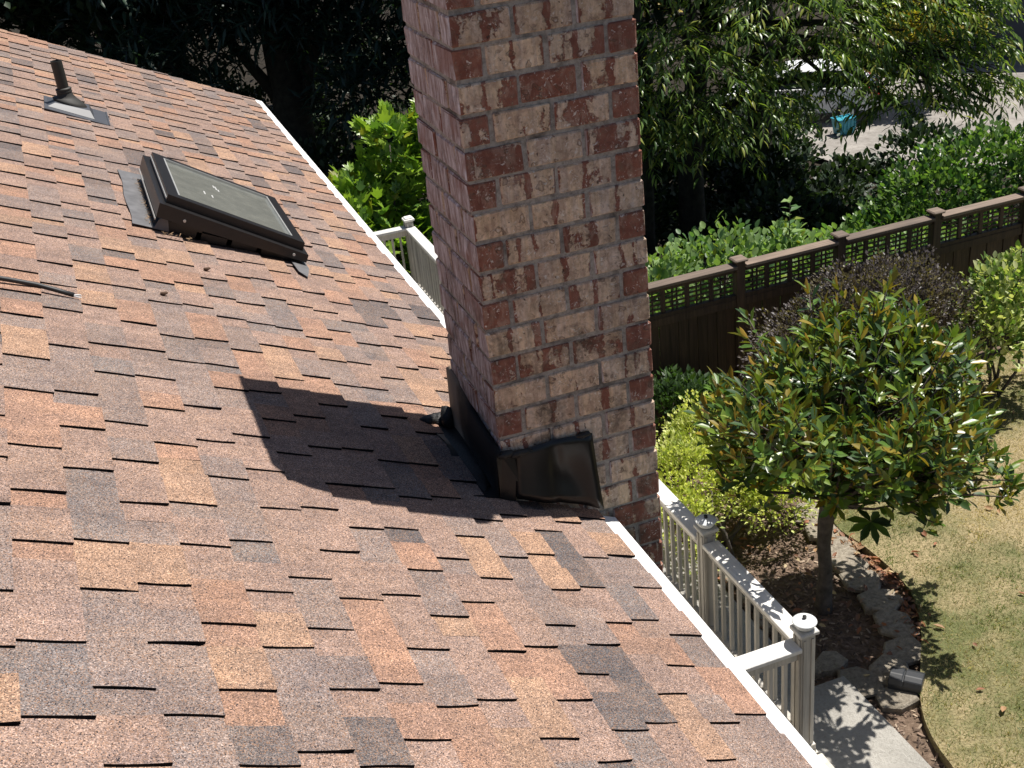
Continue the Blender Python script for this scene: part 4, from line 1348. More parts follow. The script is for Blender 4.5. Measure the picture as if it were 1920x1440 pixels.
foliage(mag, T_magnolia(), P_, rot_from(D_, U_), S_, PAL_MAG, M_LMAG, parts=300, mass="crown", cell=14)
# a low hanging spray on the lawn side
hp = np.array((3.93, 3.2, -4.88))
mb = MB(); mb.tube([(4.25, 3.3, -4.75), (4.12, 3.22, -4.98), (3.93, 3.2, -4.88)], [.008, .007, .005], 6); mb.build("hanging_twig", M_BARK, mag, smooth=True)
D_ = np.array([(math.cos(a), math.sin(a) * .8, -.25 + .3 * math.sin(a)) for a in np.linspace(0, 6.0, 9)])
foliage(mag, T_magnolia(), np.tile(hp, (9, 1)), rot_from(D_, np.tile((0, -.5, 1.0), (9, 1))), np.full(9, .2), PAL_MAG[:1] + PAL_MAG[2:3], M_LMAG, mass="hanging_leaves")
# two faded blooms
for i, c in enumerate(((3.62, 2.95, -3.92), (3.12, 3.0, -4.10))):
    D_ = np.array([(math.cos(a) * .7, math.sin(a) * .7, .6) for a in np.linspace(0, 5.5, 8)])
    me = bulk_mesh("faded_bloom", *T_magnolia(), np.tile(c, (8, 1)), rot_from(D_, np.tile((0, 0, 1.0), (8, 1))), np.full(8, .11), pal_cols([((.45, .24, .10), 1)], 8), leaf_mat("faded_petal%d" % i, .7, .3), loc_of(mag))
    link(bpy.data.objects.new("faded_bloom", me), mag)

# ------------------------------------------------------------------ garden shrubs
M_LEAF = leaf_mat("leaf", 0.5, 0.32)
M_LEAFG = leaf_mat("glossy_leaf", 0.34, 0.34)
PAL_YG = [((0.46, 0.50, 0.120), 4), ((0.60, 0.62, 0.22), 3), ((0.27, 0.34, 0.065), 2.5)]
shrub("golden_shrub", "yellow green small leaved shrub between the railing and the stone edging", "shrub", (3.45, 4.75, GZ),
      [((3.30, 5.15, -5.36), (.48, .50, .42)), ((3.75, 5.55, -5.30), (.52, .45, .42)), ((3.02, 4.75, -5.5), (.30, .38, .30)), ((4.0, 4.95, -5.5), (.40, .33, .30)), ((3.05, 4.3, -5.68), (.16, .2, .16)), ((3.98, 4.62, -5.52), (.40, .32, .28)), ((4.2, 5.0, -5.45), (.40, .36, .3)), ((3.72, 4.95, -5.5), (.35, .35, .3))],
      13000, T_simple(), .050, PAL_YG, M_LEAF, parts=300, up=.7, stems=8, stem_r=.016, cell=7)
mb = thing("bare_stem", "thin bare grey shrub stem rising from the mulch under golden leaves", "stem", (3.42, 4.55, GZ))
V, Fc = tube_vf([(3.44, 4.52, GZ - .05), (3.40, 4.62, GZ + .22), (3.34, 4.75, GZ + .40), (3.45, 4.95, GZ + .55)], [.018, .016, .013, .006], 8); obj_np("stem", V, Fc, M_BARK, mb, smooth=True)
V, Fc = tube_vf([(3.38, 4.66, GZ + .27), (3.55, 4.75, GZ + .36), (3.68, 4.86, GZ + .50)], [.009, .007, .004], 6); obj_np("twig", V, Fc, M_BARK, mb, smooth=True)
shrub("dark_green_shrub", "low dark green shrub at the fence foot beside the chimney", "shrub", (3.85, 6.25, GZ),
      [((3.70, 6.25, -5.25), (.42, .36, .36)), ((4.05, 6.4, -5.35), (.34, .28, .32))], 2400, T_simple(), .075, [((0.035, 0.075, 0.020), 3), ((0.06, 0.11, 0.03), 2)], M_LEAF, parts=80, cell=7)
PAL_BZ = [((0.078, 0.064, 0.067), 5), ((0.125, 0.105, 0.100), 3), ((0.12, 0.10, 0.045), 2), ((0.045, 0.032, 0.034), 3)]
shrub("bronze_shrub", "broad bronze purple small leaved shrub in front of the dark fence", "shrub", (5.7, 6.0, GZ),
      [((5.25, 5.95, -4.84), (.76, .52, .58)), ((6.15, 5.95, -4.66), (.72, .52, .58)), ((5.75, 6.0, -4.54), (.70, .5, .45)), ((4.85, 5.8, -4.98), (.50, .4, .5)), ((6.65, 5.85, -4.88), (.45, .4, .5))],
      17000, T_quad(), .042, PAL_BZ, M_LEAF, parts=120, stems=7, cell=6, inner=.65)
PAL_VG = [((0.34, 0.40, 0.14), 3), ((0.52, 0.54, 0.28), 3), ((0.12, 0.20, 0.045), 3)]
shrub("variegated_shrub", "cream and green leaved shrub by the fence beyond the magnolia", "shrub", (7.35, 5.75, GZ),
      [((7.35, 5.75, -4.75), (.50, .45, .42)), ((7.05, 5.6, -5.05), (.42, .4, .40)), ((7.75, 5.7, -5.1), (.55, .45, .5)), ((7.6, 5.8, -4.6), (.35, .3, .3))],
      3000, T_oval(), .078, PAL_VG, M_LEAF, parts=200, stems=6, cell=7, inner=.6)

# ------------------------------------------------------------------ beyond the fence
PAL_VINE = [((0.175, 0.275, 0.090), 4), ((0.23, 0.34, 0.11), 2.5), ((0.08, 0.16, 0.055), 3), ((0.22, 0.26, 0.04), .5)]
shrub("bramble", "pale green bramble thicket spilling behind the lattice fence", "bramble", (5.4, 8.2, GZ - .3),
      [((4.3, 7.9, -4.95), (.95, .8, .72)), ((5.3, 8.1, -4.95), (.85, .8, .68)), ((6.3, 8.3, -5.1), (.75, .8, .55)), ((3.6, 7.6, -5.2), (.7, .5, .5)), ((7.2, 8.4, -5.3), (.8, .7, .5)), ((8.3, 8.3, -5.5), (.9, .7, .5)), ((5.0, 7.45, -5.2), (1.2, .4, .5)), ((6.6, 7.5, -5.35), (1.2, .4, .5))],
      6200, T_oval(), .105, PAL_VINE, M_LEAF, parts=300, up=.75, inner=.5, jitter=.9, stems=10, cell=10)
sap = thing("sapling", "slender green sapling standing up out of the brambles behind the fence", "sapling", (6.3, 8.2, -5.4))
V, Fc = tube_vf([(6.3, 8.2, -5.4), (6.32, 8.2, -4.9), (6.30, 8.2, -4.5), (6.31, 8.2, -4.12)], [.012, .010, .007, .004], 6); obj_np("stem", V, Fc, M_BARKD, sap, smooth=True)
sp_, sd_ = [], []
for i in range(26):
    z = -4.95 + .85 * i / 25; a = i * 2.4
    sp_.append((6.31, 8.2, z)); sd_.append((math.cos(a), math.sin(a), .25))
foliage(sap, T_simple(), np.array(sp_), rot_from(np.array(sd_), np.tile((0, 0, 1.0), (26, 1)) + RNG.normal(size=(26, 3)) * .2), RNG.uniform(.12, .19, 26), PAL_VINE, M_LEAF, parts=26)
PAL_LA = [((0.085, 0.160, 0.040), 4), ((0.140, 0.225, 0.065), 3), ((0.030, 0.08, 0.020), 3), ((0.14, 0.25, 0.07), 1)]
shrub("laurel_shrub", "wide sunlit glossy green laurel beyond the fence before the drive", "shrub", (11.2, 11.2, -6.6),
      [((10.6, 11.0, -6.05), (1.0, .9, .85)), ((11.7, 11.2, -5.75), (1.2, .9, .85)), ((12.9, 11.0, -6.0), (1.1, .9, .9)), ((11.3, 10.5, -6.5), (1.4, .8, .8)), ((9.8, 10.9, -6.4), (.8, .8, .7)), ((13.8, 11, -6.1), (.9, .9, .8))],
      10500, T_oval(), .105, PAL_LA, M_LEAFG, parts=300, inner=.65, cell=7)
PAL_FIG = [((0.20, 0.32, 0.045), 4), ((0.26, 0.38, 0.060), 3), ((0.085, 0.17, 0.032), 3), ((0.26, 0.27, 0.03), .5)]
shrub("fig_bush", "bright green broad leaved bush behind the far deck corner", "bush", (2.5, 12.9, -7.0),
      [((2.30, 12.8, -4.75), (.80, .7, .62)), ((3.15, 12.9, -4.6), (.80, .7, .8)), ((2.68, 12.9, -3.95), (.40, .4, .55)), ((1.75, 12.7, -4.95), (.55, .6, .55)), ((2.4, 12.5, -5.5), (.95, .7, .8)), ((3.5, 12.9, -3.9), (.5, .5, .6)), ((3.3, 12.6, -5.7), (.9, .6, .8))],
      2600, T_fig(), .235, PAL_FIG, M_LEAFG, parts=300, up=.5, inner=.6, stems=9, cell=8, stem_r=.03)

def lumps_in(c, r, n, rr, seed):
    q = random.Random(seed)
    out = []
    for i in range(n):
        v = Vector((q.gauss(0, 1), q.gauss(0, 1), q.gauss(0, 1))).normalized() * q.random() ** .4
        s = rr * q.uniform(.7, 1.3)
        out.append(((c[0] + v.x * r[0], c[1] + v.y * r[1], c[2] + v.z * r[2]), (s, s, s * .75)))
    return out

def big_tree(name, label, base, trunk_top, r0, limbs, lumps, n, T, size, pal, mat, parts=0, droop=0.0, cell=10, bark=None, cat="tree", group=None, inner=.35, part_name="leaf"):
    th = thing(name, label, cat, base, group)
    b0 = Vector(base); tt = Vector(trunk_top)
    k = [b0 + Vector((0, 0, -.3)), b0 + Vector((0, 0, .25)), b0.lerp(tt, .35) + Vector((.06, -.05, 0)), b0.lerp(tt, .7) + Vector((-.06, .05, 0)), tt]
    V, Fc = tube_vf(k, [r0 * 1.5, r0 * 1.1, r0 * .9, r0 * .7, r0 * .3], 12)
    obj_np("trunk", V, Fc, bark or M_BARKD, th, smooth=True)
    mb = MB()
    for i in range(limbs):
        l = lumps[i % len(lumps)]
        s = b0.lerp(tt, random.uniform(.35, .95)); e = Vector(l[0])
        m = s.lerp(e, .5) + Vector((0, 0, .25))
        mb.tube([s, m, e], [r0 * .34, r0 * .2, r0 * .06], 7)
    mb.build("limb", bark or M_BARKD, th, smooth=True, kind="stuff")
    pos, out = lump_points(lumps, n, inner)
    d = out * .7 + unit(n) * .7 + np.array((0, 0, .25 - droop))
    R = rot_from(d, np.array((0, 0, 1.0)) + unit(n) * .4 + out * .3)
    foliage(th, T, pos, R, RNG.uniform(.7, 1.25, n) * size, pal, mat, parts, mass="crown", cell=cell, part_name=part_name)
    return th

# tree with long leaves that overhangs the fence: leaves grow in drooping sprays
PAL_CH = [((0.115, 0.190, 0.042), 4), ((0.175, 0.255, 0.058), 3), ((0.055, 0.105, 0.028), 3), ((0.27, 0.30, 0.062), 1.8)]
def spray_tree():
    base = (8.6, 15.2, -8.3)
    th = thing("overhanging_tree", "leafy tree with long drooping leaves overhanging the ground behind the fence", "tree", base)
    b0 = Vector(base)
    V, Fc = tube_vf([b0 + Vector((0, 0, -.3)), b0 + Vector((.05, 0, .6)), b0 + Vector((.1, .1, 2.5)), b0 + Vector((.4, 0, 5.5)), b0 + Vector((.6, 0, 9))], [.34, .27, .22, .16, .06], 12)
    obj_np("trunk", V, Fc, M_BARKD, th, smooth=True)
    V, Fc = tube_vf([Vector((7.4, 14.6, -8.2)), Vector((7.45, 14.6, -6.5)), Vector((7.6, 14.7, -4)), Vector((7.3, 14.7, -1))], [.17, .14, .11, .06], 9)
    obj_np("trunk", V, Fc, M_BARKD, th, smooth=True)
    lumps = [((7.4, 13.4, -3.9), (1.5, 1.3, 1.1)), ((9.4, 13.2, -3.2), (1.7, 1.4, 1.1)), ((11.3, 13.4, -3.4), (1.7, 1.4, 1.0)), ((8.4, 12.9, -4.4), (1.1, .9, .7)), ((12.6, 13.8, -3.6), (.9, .9, .6)),
             ((10.2, 13.2, -4.2), (1.2, 1.0, .6)), ((9.0, 14.5, -1.5), (2.4, 1.8, 1.5)), ((11.8, 14.5, -1.9), (2.0, 1.6, 1.3)), ((7.0, 14.6, -2.0), (1.5, 1.5, 1.5)), ((12.2, 13.3, -4.5), (1.2, .8, .6)), ((9.5, 15, .8), (2.6, 1.8, 1.6)), ((6.6, 13.6, -4.6), (.9, .9, .8)), ((13.3, 13.2, -4.95), (.6, .6, .28)), ((12.3, 13.3, -3.2), (1.3, 1.0, .9)), ((11.0, 13.0, -4.2), (1.1, .8, .55)), ((7.6, 13.0, -4.75), (.9, .7, .5)), ((13.0, 12.9, -4.85), (.6, .5, .26)), ((11.6, 12.8, -4.9), (.9, .6, .35)), ((12.6, 13.0, -4.2), (.9, .7, .4))]
    mb = MB()
    for l in lumps:
        s = b0 + Vector((.2, 0, random.uniform(2.5, 6.5))); e = Vector(l[0]) + Vector((0, -l[1][1] * .4, -.2))
        mb.tube([s, s.lerp(e, .5) + Vector((0, 0, .4)), e], [.09, .055, .02], 6)
    nsp = 3500
    tp, to = lump_points(lumps, nsp, .45)
    P_, D_, U_, S_ = [], [], [], []
    for i in range(nsp):
        ax = to[i] * np.array((1, 1, .3)) + RNG.normal(size=3) * .35
        ax[2] = ax[2] * .4 - .18
        ax /= np.linalg.norm(ax)
        L = RNG.uniform(.3, .6)
        side = np.cross(ax, (0, 0, 1.0)); side /= max(np.linalg.norm(side), 1e-4)
        if i % 3 == 0:
            mb.tube([tuple(tp[i] - ax * .35), tuple(tp[i] + ax * L * .5 + np.array((0, 0, -.03))), tuple(tp[i] + ax * L + np.array((0, 0, -.10)))], [.010, .006, .003], 4)
        nl = int(RNG.integers(7, 12))
        for j in range(nl):
            t = (j + .5) / nl
            sgn = 1 if j % 2 else -1
            d = ax * .75 + side * sgn * .75 + np.array((0, 0, -.30 - .40 * t)) + RNG.normal(size=3) * .22
            P_.append(tp[i] + ax * L * t + np.array((0, 0, -.10 * t * t))); D_.append(d); U_.append(np.array((0, 0, 1.0)) + side * sgn * .5 + RNG.normal(size=3) * .2); S_.append(RNG.uniform(.13, .215))
    mb.build("branch", M_BARKD, th, smooth=True, kind="stuff")
    P_, D_, U_, S_ = map(np.array, (P_, D_, U_, S_))
    foliage(th, T_lance(), P_, rot_from(D_, U_), S_, PAL_CH, M_LEAFG, parts=300, mass="crown", cell=10)
spray_tree()

# understory in deep shade and the wood behind
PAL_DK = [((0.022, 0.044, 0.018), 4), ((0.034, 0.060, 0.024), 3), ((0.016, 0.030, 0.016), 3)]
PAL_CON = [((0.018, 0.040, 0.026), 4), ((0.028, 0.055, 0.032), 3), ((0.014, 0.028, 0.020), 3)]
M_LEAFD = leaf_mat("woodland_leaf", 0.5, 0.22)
und = [("shaded_shrub", "dark shaded shrub under the overhanging tree beside the laurel", (9.0, 12.6, -6.9), (1.5, 1.0, .8), 1),
       ("shaded_shrub", "dark shaded shrub behind the brambles below the overhanging tree", (6.2, 11.8, -6.8), (1.6, 1.0, .8), 2),
       ("shaded_shrub", "dark shaded shrub close to the chimney behind the fig bush", (4.4, 14.6, -7.0), (1.6, 1.2, 1.3), 3),
       ("shaded_shrub", "dark shaded shrub below the far white eave corner", (1.2, 16.0, -7.2), (1.8, 1.2, 1.3), 4),
       ("shaded_shrub", "dark shaded shrub under the teal bin before the drive", (13.2, 16.3, -7.9), (2.4, 1.2, 1.0), 5)]
und += [("shaded_thicket", "dark thicket under the conifer at the far eave corner", (3.4, 19.2, -7.4), (1.8, 1.2, 1.7), 11),
        ("shaded_thicket", "dark thicket behind the roof edge below the mossy trunks", (-0.8, 20.5, -6.6), (2.6, 1.2, 1.9), 12),
        ("shaded_thicket", "dark thicket behind the roof at the far left of the wood", (-4.6, 21.5, -6.0), (2.6, 1.2, 2.2), 13),
        ("shaded_thicket", "dark thicket in the shade just past the chimney over the brambles", (6.8, 16.6, -7.2), (1.9, 1.2, 1.6), 14),
        ("shaded_thicket", "dark thicket behind the trunk of the overhanging tree", (10.2, 18.2, -7.6), (2.2, 1.2, 1.5), 15),
        ("shaded_thicket", "dark thicket far back between the conifers", (6.0, 24.5, -7.0), (3.4, 1.5, 2.4), 16),
        ("shaded_thicket", "dark thicket in front of the parked car", (13.2, 22.0, -8.0), (2.2, 1.4, 1.3), 17),
        ("shaded_thicket", "dark thicket deep in the wood over the roof corner", (1.2, 28.5, -6.8), (4.0, 1.5, 2.2), 18)]
for nm, lab, c, r, sd in und:
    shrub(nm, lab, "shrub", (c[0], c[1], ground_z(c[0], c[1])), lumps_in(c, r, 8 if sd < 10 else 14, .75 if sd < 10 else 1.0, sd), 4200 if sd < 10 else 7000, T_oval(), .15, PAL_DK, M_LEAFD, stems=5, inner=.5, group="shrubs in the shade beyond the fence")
woods = [("conifer", "dark conifer with thick trunk just beyond the far eave corner", (2.4, 20.5), .42, (3.2, 2.6), -3.6, 41, PAL_CON, 0),
         ("maple_tree", "dark maple with mossy trunks behind the roof above the vent pipe", (-0.6, 23.0), .30, (3.6, 3.0), -2.9, 42, PAL_DK, 1),
         ("maple_tree", "dark maple behind the upper left of the roof", (-4.0, 24.5), .30, (3.4, 3.0), -3.0, 43, PAL_DK, 1),
         ("conifer", "dark conifer behind the chimney above the fig bush", (5.6, 19.0), .36, (3.0, 2.4), -4.3, 44, PAL_CON, 0),
         ("maple_tree", "dark maple behind the overhanging tree next to the chimney", (8.4, 21.5), .32, (3.2, 2.6), -4.4, 45, PAL_DK, 1),
         ("conifer", "dark conifer farthest back between the roof and the chimney", (4.2, 28.0), .4, (4.2, 3.0), -4.8, 46, PAL_CON, 0),
         ("maple_tree", "dark maple farthest back over the vent pipe", (-2.2, 31.0), .4, (4.8, 3.0), -3.8, 47, PAL_DK, 1),
         ("maple_tree", "dark maple in the deep shade left of the brambles", (6.4, 17.0), .26, (2.8, 1.8), -3.2, 49, PAL_DK, 1),
         ("maple_tree", "dark maple in the deep shade behind the teal bin side of the wood", (12.2, 19.0), .28, (2.6, 1.8), -2.8, 50, PAL_DK, 1),
         ("conifer", "dark conifer over the roof slope left of the vent pipe", (-6.6, 22.0), .36, (3.2, 2.6), -2.9, 51, PAL_CON, 0),
         ("conifer", "dark conifer deep in the wood behind the mossy trunks", (0.8, 27.5), .36, (3.6, 2.6), -3.8, 52, PAL_CON, 0),
         ("maple_tree", "dark maple standing behind the parked car", (13.2, 31.5), .4, (4.2, 3.0), -4.6, 48, PAL_DK, 1)]
for nm, lab, (x, y), r0, (rx, ry), zb, sd, pal, kind_ in woods:
    g = ground_z(x, y)
    lp = lumps_in((x, y, zb + 3.2), (rx * .9, ry * .9, 2.9), 22, 1.6, sd) + lumps_in((x, y - 1.0, zb + .5), (rx * .95, ry * .6, .9), 12, 1.0, sd + 7)
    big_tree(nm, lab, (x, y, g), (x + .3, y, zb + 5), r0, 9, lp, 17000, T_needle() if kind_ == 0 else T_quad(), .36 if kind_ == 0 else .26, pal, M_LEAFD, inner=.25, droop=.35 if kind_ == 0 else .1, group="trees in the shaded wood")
# extra trunks of the clump over the vent pipe
for i, (x, y, dx, lab) in enumerate([(0.15, 22.6, .5, "leaning mossy trunk with sunlit moss in the wood above the vent pipe"), (-0.15, 23.4, -.25, "upright dark trunk beside the mossy leaning trunk")]):
    tk = thing("tree_trunk", lab, "tree", (x, y, ground_z(x, y)))
    V, Fc = tube_vf([(x, y, ground_z(x, y) - .2), (x + dx * .3, y, -5.2), (x + dx, y, -2.5), (x + dx * 1.8, y, 1.5)], [.22, .18, .14, .08], 10)
    obj_np("trunk", V, Fc, M_BARKD, tk, smooth=True)
PAL_YL = [((0.34, 0.28, 0.035), 3), ((0.24, 0.24, 0.04), 3), ((0.40, 0.30, 0.05), 2)]
shrub("golden_tree", "golden leaved young tree glowing behind the overhanging tree near the garage", "tree", (22.3, 26.0, -9.4), lumps_in((22.3, 26.0, -7.2), (1.2, 1.0, 1.0), 8, .75, 61), 4200, T_quad(), .20, PAL_YL, M_LEAF, stems=5, stem_r=.05)
shrub("golden_tree", "golden leaved tree top right beside the chimney high in the wood", "tree", (12.4, 24.5, -9.4), lumps_in((12.2, 24.2, -4.6), (.8, .8, .6), 5, .55, 62), 1800, T_quad(), .20, PAL_YL, M_LEAF, stems=4, stem_r=.05)

# ------------------------------------------------------------------ neighbour's place: garage, car, bin
DRZ = -9.36
gar = thing("garage", "dark blue grey clapboard garage with pale eave across the drive", "garage", (28.5, 30, DRZ))
M_GAR = simple_mat("blue_grey_clapboard", (0.045, 0.055, 0.075), .6, .1, 3)
ang = math.radians(-38)
def gl_pt(a, d, z):  # along the wall, depth
    o = Vector((25.4, 30.1))
    e = Vector((math.cos(ang), math.sin(ang))); nrm = Vector((-e.y, e.x))
    p = o + e * a + nrm * d
    return (p.x, p.y, DRZ + z)
for k in range(16):
    z = k * .2
    P = [gl_pt(0, 0, z), gl_pt(9, 0, z), gl_pt(9, -.035, z + .003), gl_pt(0, -.035, z + .003), gl_pt(0, -.004, z + .199), gl_pt(9, -.004, z + .199), gl_pt(0, .1, z), gl_pt(9, .1, z), gl_pt(0, .1, z + .199), gl_pt(9, .1, z + .199)]
    o = obj_np("siding_board", P, [(0, 1, 2, 3), (3, 2, 5, 4), (4, 5, 9, 8), (6, 8, 9, 7), (0, 3, 4, 8, 6), (1, 7, 9, 5, 2)], M_GAR, gar); fix_normals(o)
P = [gl_pt(0.02, .1, 0), gl_pt(8.98, .1, 0), gl_pt(8.98, 7, 0), gl_pt(.02, 7, 0), gl_pt(.02, .1, 3.2), gl_pt(8.98, .1, 3.2), gl_pt(8.98, 7, 3.2), gl_pt(.02, 7, 3.2)]
obj_np("wall", P, box_vf(0, 1, 0, 1, 0, 1)[1], M_GAR, gar)
P = [gl_pt(-.4, -.6, 3.05), gl_pt(9.4, -.6, 3.05), gl_pt(9.4, 3.5, 4.6), gl_pt(-.4, 3.5, 4.6), gl_pt(-.4, -.6, 3.22), gl_pt(9.4, -.6, 3.22), gl_pt(9.4, 3.5, 4.77), gl_pt(-.4, 3.5, 4.77)]
obj_np("roof", P, box_vf(0, 1, 0, 1, 0, 1)[1], simple_mat("pale_grey_roof", (.30, .31, .33), .7), gar)
P = [gl_pt(-.4, -.72, 3.0), gl_pt(9.4, -.72, 3.0), gl_pt(9.4, -.61, 3.0), gl_pt(-.4, -.61, 3.0), gl_pt(-.4, -.72, 3.14), gl_pt(9.4, -.72, 3.14), gl_pt(9.4, -.61, 3.14), gl_pt(-.4, -.61, 3.14)]
obj_np("gutter", P, box_vf(0, 1, 0, 1, 0, 1)[1], M_WHITE, gar)
kb = thing("yellow_kerb", "yellow painted kerb along the far side of the drive", "kerb", (24.5, 29.6, DRZ))
P = [(22.4, 30.6, DRZ), (25.4, 28.9, DRZ), (25.5, 29.1, DRZ), (22.5, 30.8, DRZ), (22.4, 30.6, DRZ + .15), (25.4, 28.9, DRZ + .15), (25.5, 29.1, DRZ + .15), (22.5, 30.8, DRZ + .15)]
obj_np("kerb_stone", P, box_vf(0, 1, 0, 1, 0, 1)[1], simple_mat("yellow_paint", (.55, .40, .06), .6), kb)

def car():
    c0 = Vector((18.6, 27.2, DRZ)); a = math.radians(-35)
    ex, ey = Vector((math.cos(a), math.sin(a), 0)), Vector((-math.sin(a), math.cos(a), 0))
    th = thing("parked_car", "white parked car with a red tail light seen through the leaves", "car", tuple(c0))
    W2 = lambda x, y, z: tuple(c0 + ex * x + ey * y + Vector((0, 0, z)))
    M_CAR = simple_mat("white_car_paint", (.78, .79, .80), .25, .02, 3)
    M_GLS = simple_mat("dark_car_glass", (.02, .025, .03), .12, .1, 3, spec=.8)
    prof = [(-2.2, .30), (-2.25, .62), (-2.1, .90), (-1.2, 1.0), (1.55, 1.02), (2.1, .98), (2.22, .70), (2.18, .32)]
    secs = [(-.88, .93, -.03), (-.91, 1.0, 0), (.91, 1.0, 0), (.88, .93, -.03)]
    V = []; n = len(prof)
    for y, s, dz in secs:
        for x, z in prof: V.append(W2(x * s, y, z))
    Fc = [tuple(range(n)), tuple(range(3 * n, 4 * n))[::-1]] + [(i * n + j, (i + 1) * n + j, (i + 1) * n + (j + 1) % n, i * n + (j + 1) % n) for i in range(3) for j in range(n)]
    o = obj_np("body", V, Fc, M_CAR, th); fix_normals(o)
    low = [(-1.15, 1.0), (1.85, 1.03)]; hi = [(-.45, 1.47), (1.25, 1.48)]
    P = [W2(low[0][0], -.80, low[0][1]), W2(low[1][0], -.80, low[1][1]), W2(low[1][0], .80, low[1][1]), W2(low[0][0], .80, low[0][1]),
         W2(hi[0][0], -.64, hi[0][1]), W2(hi[1][0], -.64, hi[1][1]), W2(hi[1][0], .64, hi[1][1]), W2(hi[0][0], .64, hi[0][1])]
    obj_np("window_band", P, box_vf(0, 1, 0, 1, 0, 1)[1], M_GLS, th)
    P = [W2(-.5, -.66, 1.465), W2(1.3, -.66, 1.475), W2(1.3, .66, 1.475), W2(-.5, .66, 1.465), W2(-.35, -.58, 1.53), W2(1.15, -.58, 1.54), W2(1.15, .58, 1.54), W2(-.35, .58, 1.53)]
    obj_np("car_roof", P, box_vf(0, 1, 0, 1, 0, 1)[1], M_CAR, th)
    for y in (-.655, .655):
        for (xa, za, xb, zb) in ((-1.1, 1.02, -.47, 1.47), (.35, 1.02, .35, 1.47), (1.8, 1.04, 1.25, 1.48)):
            s = 1 if y > 0 else -1
            mb = MB(); mb.tube([W2(xa, s * .805, za), W2(xb, s * .65, zb)], [.035, .03], 6); mb.build("pillar", M_CAR, th)
    M_RED = simple_mat("red_lamp_lens", (.45, .02, .02), .25)
    for s in (-1, 1):
        V_ = [W2(2.0, s * .55, .84), W2(2.26, s * .55, .80), W2(2.22, s * .93, .80), W2(1.95, s * .93, .84), W2(2.0, s * .55, 1.0), W2(2.16, s * .55, 1.0), W2(2.12, s * .93, .99), W2(1.92, s * .93, 1.0)]
        o = obj_np("tail_light", V_, box_vf(0, 1, 0, 1, 0, 1)[1], M_RED, th); fix_normals(o)
    M_TY = simple_mat("tyre_rubber", (.02, .02, .02), .8)
    for x in (-1.35, 1.35):
        for s in (-1, 1):
            mb = MB(); mb.tube([W2(x, s * .70, .32), W2(x, s * .93, .32)], [.32, .32], 20); wh = mb.build("wheel", M_TY, th)
            mb = MB(); mb.tube([W2(x, s * .925, .32), W2(x, s * .94, .32)], [.20, .19], 14); mb.build("rim", M_TRIM, wh)
car()
bn = thing("recycling_bin", "teal recycling bin at the near edge of the drive", "bin", (18.55, 24.9, DRZ))
M_TEAL = simple_mat("teal_plastic", (.03, .27, .36), .45, .08)
c = (18.55, 24.9, DRZ)
V, Fc = box_vf(-.29, .29, -.2, .2, 0, .42)
V = [(c[0] + x * (.8 if z < .1 else 1), c[1] + y * (.8 if z < .1 else 1), c[2] + z) for x, y, z in V]
obj_np("bin_body", V, Fc, M_TEAL, bn)
for k in range(5): box("rib", c[0] - .26 + .12 * k, c[0] - .23 + .12 * k, c[1] - .208, c[1] - .188, DRZ + .12, DRZ + .40, M_TEAL, bn)
for y0_, y1_ in ((-.225, -.19), (.19, .225)): box("rim", c[0] - .31, c[0] + .31, c[1] + y0_, c[1] + y1_, DRZ + .421, DRZ + .45, M_TEAL, bn)
for x0_, x1_ in ((-.31, -.275), (.275, .31)): box("rim", c[0] + x0_, c[0] + x1_, c[1] - .189, c[1] + .189, DRZ + .421, DRZ + .45, M_TEAL, bn)

# small shed boards glimpsed through the wood
sh = thing("board_fence", "short grey board fence glimpsed in the shade beyond the far roof corner", "fence", (2.6, 25.5, ground_z(2.6, 25.5)))
M_OLD = wood_mat("old_grey_boards", (.10, .085, .07), .3)
for k in range(9): box("board", 1.9 + .2 * k, 2.08 + .2 * k, 25.5, 25.53, ground_z(2, 25.5) - .1, ground_z(2, 25.5) + 1.5, M_OLD, sh)

# ------------------------------------------------------------------ grass blades, leaf litter
n = 150000
gx_, gy_ = RNG.uniform(3.4, 10.2, n), RNG.uniform(0.6, 6.6, n)
ok = in_lawn(gx_, gy_)
gx_, gy_ = gx_[ok], gy_[ok]; n = len(gx_)
pos = np.stack([gx_, gy_, np.full(n, GZ + .028)], 1)
def vnoise(x, y, f, s):
    return (np.sin(x * f + s) * np.cos(y * f * 1.13 - s) + np.sin((x + y) * f * .61 + 2 * s) + np.sin((x - 1.7 * y) * f * .43 + s * 3)) / 3
gmask = vnoise(gx_, gy_, 2.3, 1.2) * 1.05 + vnoise(gx_, gy_, 7, .4) * .5 + RNG.normal(size=n) * .45 + np.clip((3.6 - gy_) * .36, -.5, .8) + .03
dry = np.array((.50, .405, .24)); grn = np.array((.130, .185, .050)); tan = np.array((.37, .295, .165))
cols = np.where((gmask > .35)[:, None], grn, np.where((gmask > -.15)[:, None], tan * .8 + grn * .2, dry)) * RNG.uniform(.7, 1.2, (n, 1))
d = unit(n) * .9 + np.array((0, 0, .75)); d[:, 2] = np.abs(d[:, 2]) + .1
me = bulk_mesh("grass", [(-.06, 0, 0), (.06, 0, 0), (0, 1, 0)], [(0, 1, 2)], pos, rot_from(d, unit(n) + np.array((0, -.2, .3))), RNG.uniform(.022, .050, n) * (1 + .5 * np.clip(vnoise(gx_, gy_, 13, 2.2), 0, 1)), cols, leaf_mat("grass_blade", .6, .3))
tag(link(bpy.data.objects.new("grass", me)), kind="stuff")

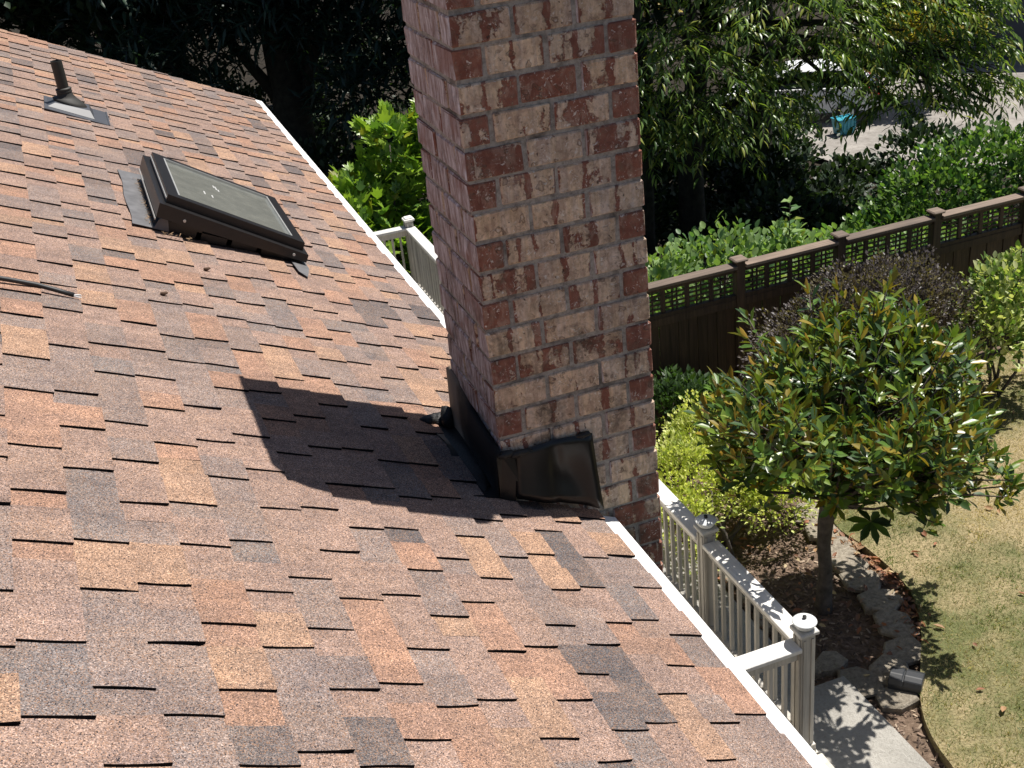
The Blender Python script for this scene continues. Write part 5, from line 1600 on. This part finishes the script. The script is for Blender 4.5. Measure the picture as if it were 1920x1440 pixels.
lit = []
for i in range(420):
    t = random.random()
    if i < 230:
        e = EDG[random.randrange(24, 44)]
        lit.append((e.x - abs(random.gauss(.05, .06)), e.y + random.uniform(-.12, .12), GZ + .0))
    elif i < 340:
        lit.append((random.uniform(3.1, 4.2), random.uniform(2.6, 5.0), GZ + .0))
    else:
        lit.append((random.uniform(3.9, 8.5), random.uniform(1.4, 5.5), GZ + .036))
lit = np.array(lit); n = len(lit)
cu = [(0, 0, 0), (-.2, .3, .16), (0, .35, 0), (.2, .3, .16), (-.2, .65, .18), (0, .65, .02), (.2, .65, .18), (0, 1, .12)]
a = RNG.uniform(0, 6.28, n)
D_ = np.stack([np.cos(a), np.sin(a), RNG.normal(size=n) * .15], 1)
cols = pal_cols([((.26, .105, .05), 4), ((.30, .175, .09), 3), ((.18, .09, .055), 3), ((.42, .33, .20), 1)], n)
me = bulk_mesh("fallen_leaves", cu, T_magnolia()[1], lit + np.array((0, 0, .012)), rot_from(D_, np.array((0, 0, 1.0)) + unit(n) * .5), RNG.uniform(.055, .105, n), cols, leaf_mat("dry_leaf", .7, .1))
tag(link(bpy.data.objects.new("fallen_leaves", me)), kind="stuff")
# mulch chips
n = 9000
mx, my = RNG.uniform(2.6, 4.7, n), RNG.uniform(1.0, 6.4, n)
ok = ~in_lawn(mx, my) & ~((mx < 3.42) & (my < 2.75)); mx, my = mx[ok], my[ok]; n = len(mx)
a = RNG.uniform(0, 6.28, n)
mz = np.array([bed_z(x, y) for x, y in zip(mx, my)]) + .008
me = bulk_mesh("mulch_chips", [(-.16, 0, 0), (.16, 0, .03), (.2, 1, .05), (-.1, .9, .0), (0, .5, .16)], [(0, 1, 4), (1, 2, 4), (2, 3, 4), (3, 0, 4)], np.stack([mx, my, mz], 1), rot_from(np.stack([np.cos(a), np.sin(a), RNG.normal(size=n) * .2], 1), np.array((0, 0, 1.0)) + unit(n) * .4), RNG.uniform(.018, .06, n),
               pal_cols([((.13, .085, .058), 3), ((.22, .15, .11), 3), ((.07, .045, .032), 2), ((.34, .26, .19), 1)], n), leaf_mat("mulch_chip", .9, .02))
tag(link(bpy.data.objects.new("mulch_chips", me)), kind="stuff")
# specks on the roof
for lab, (u, y) in (("dark fir cone scrap on the shingles below the skylight", (1.20, 1.94)), ("dark fir cone scrap on the shingles nearer the cut cable", (1.445, 1.445))):
    p = roof_pt(u, y, .02)
    t_ = thing("cone_scrap", lab, "cone scrap", tuple(p))
    blob("scale", p, (.016, .010, .008), 0, simple_mat("cone_brown", (.09, .05, .03), .9), t_, 5)
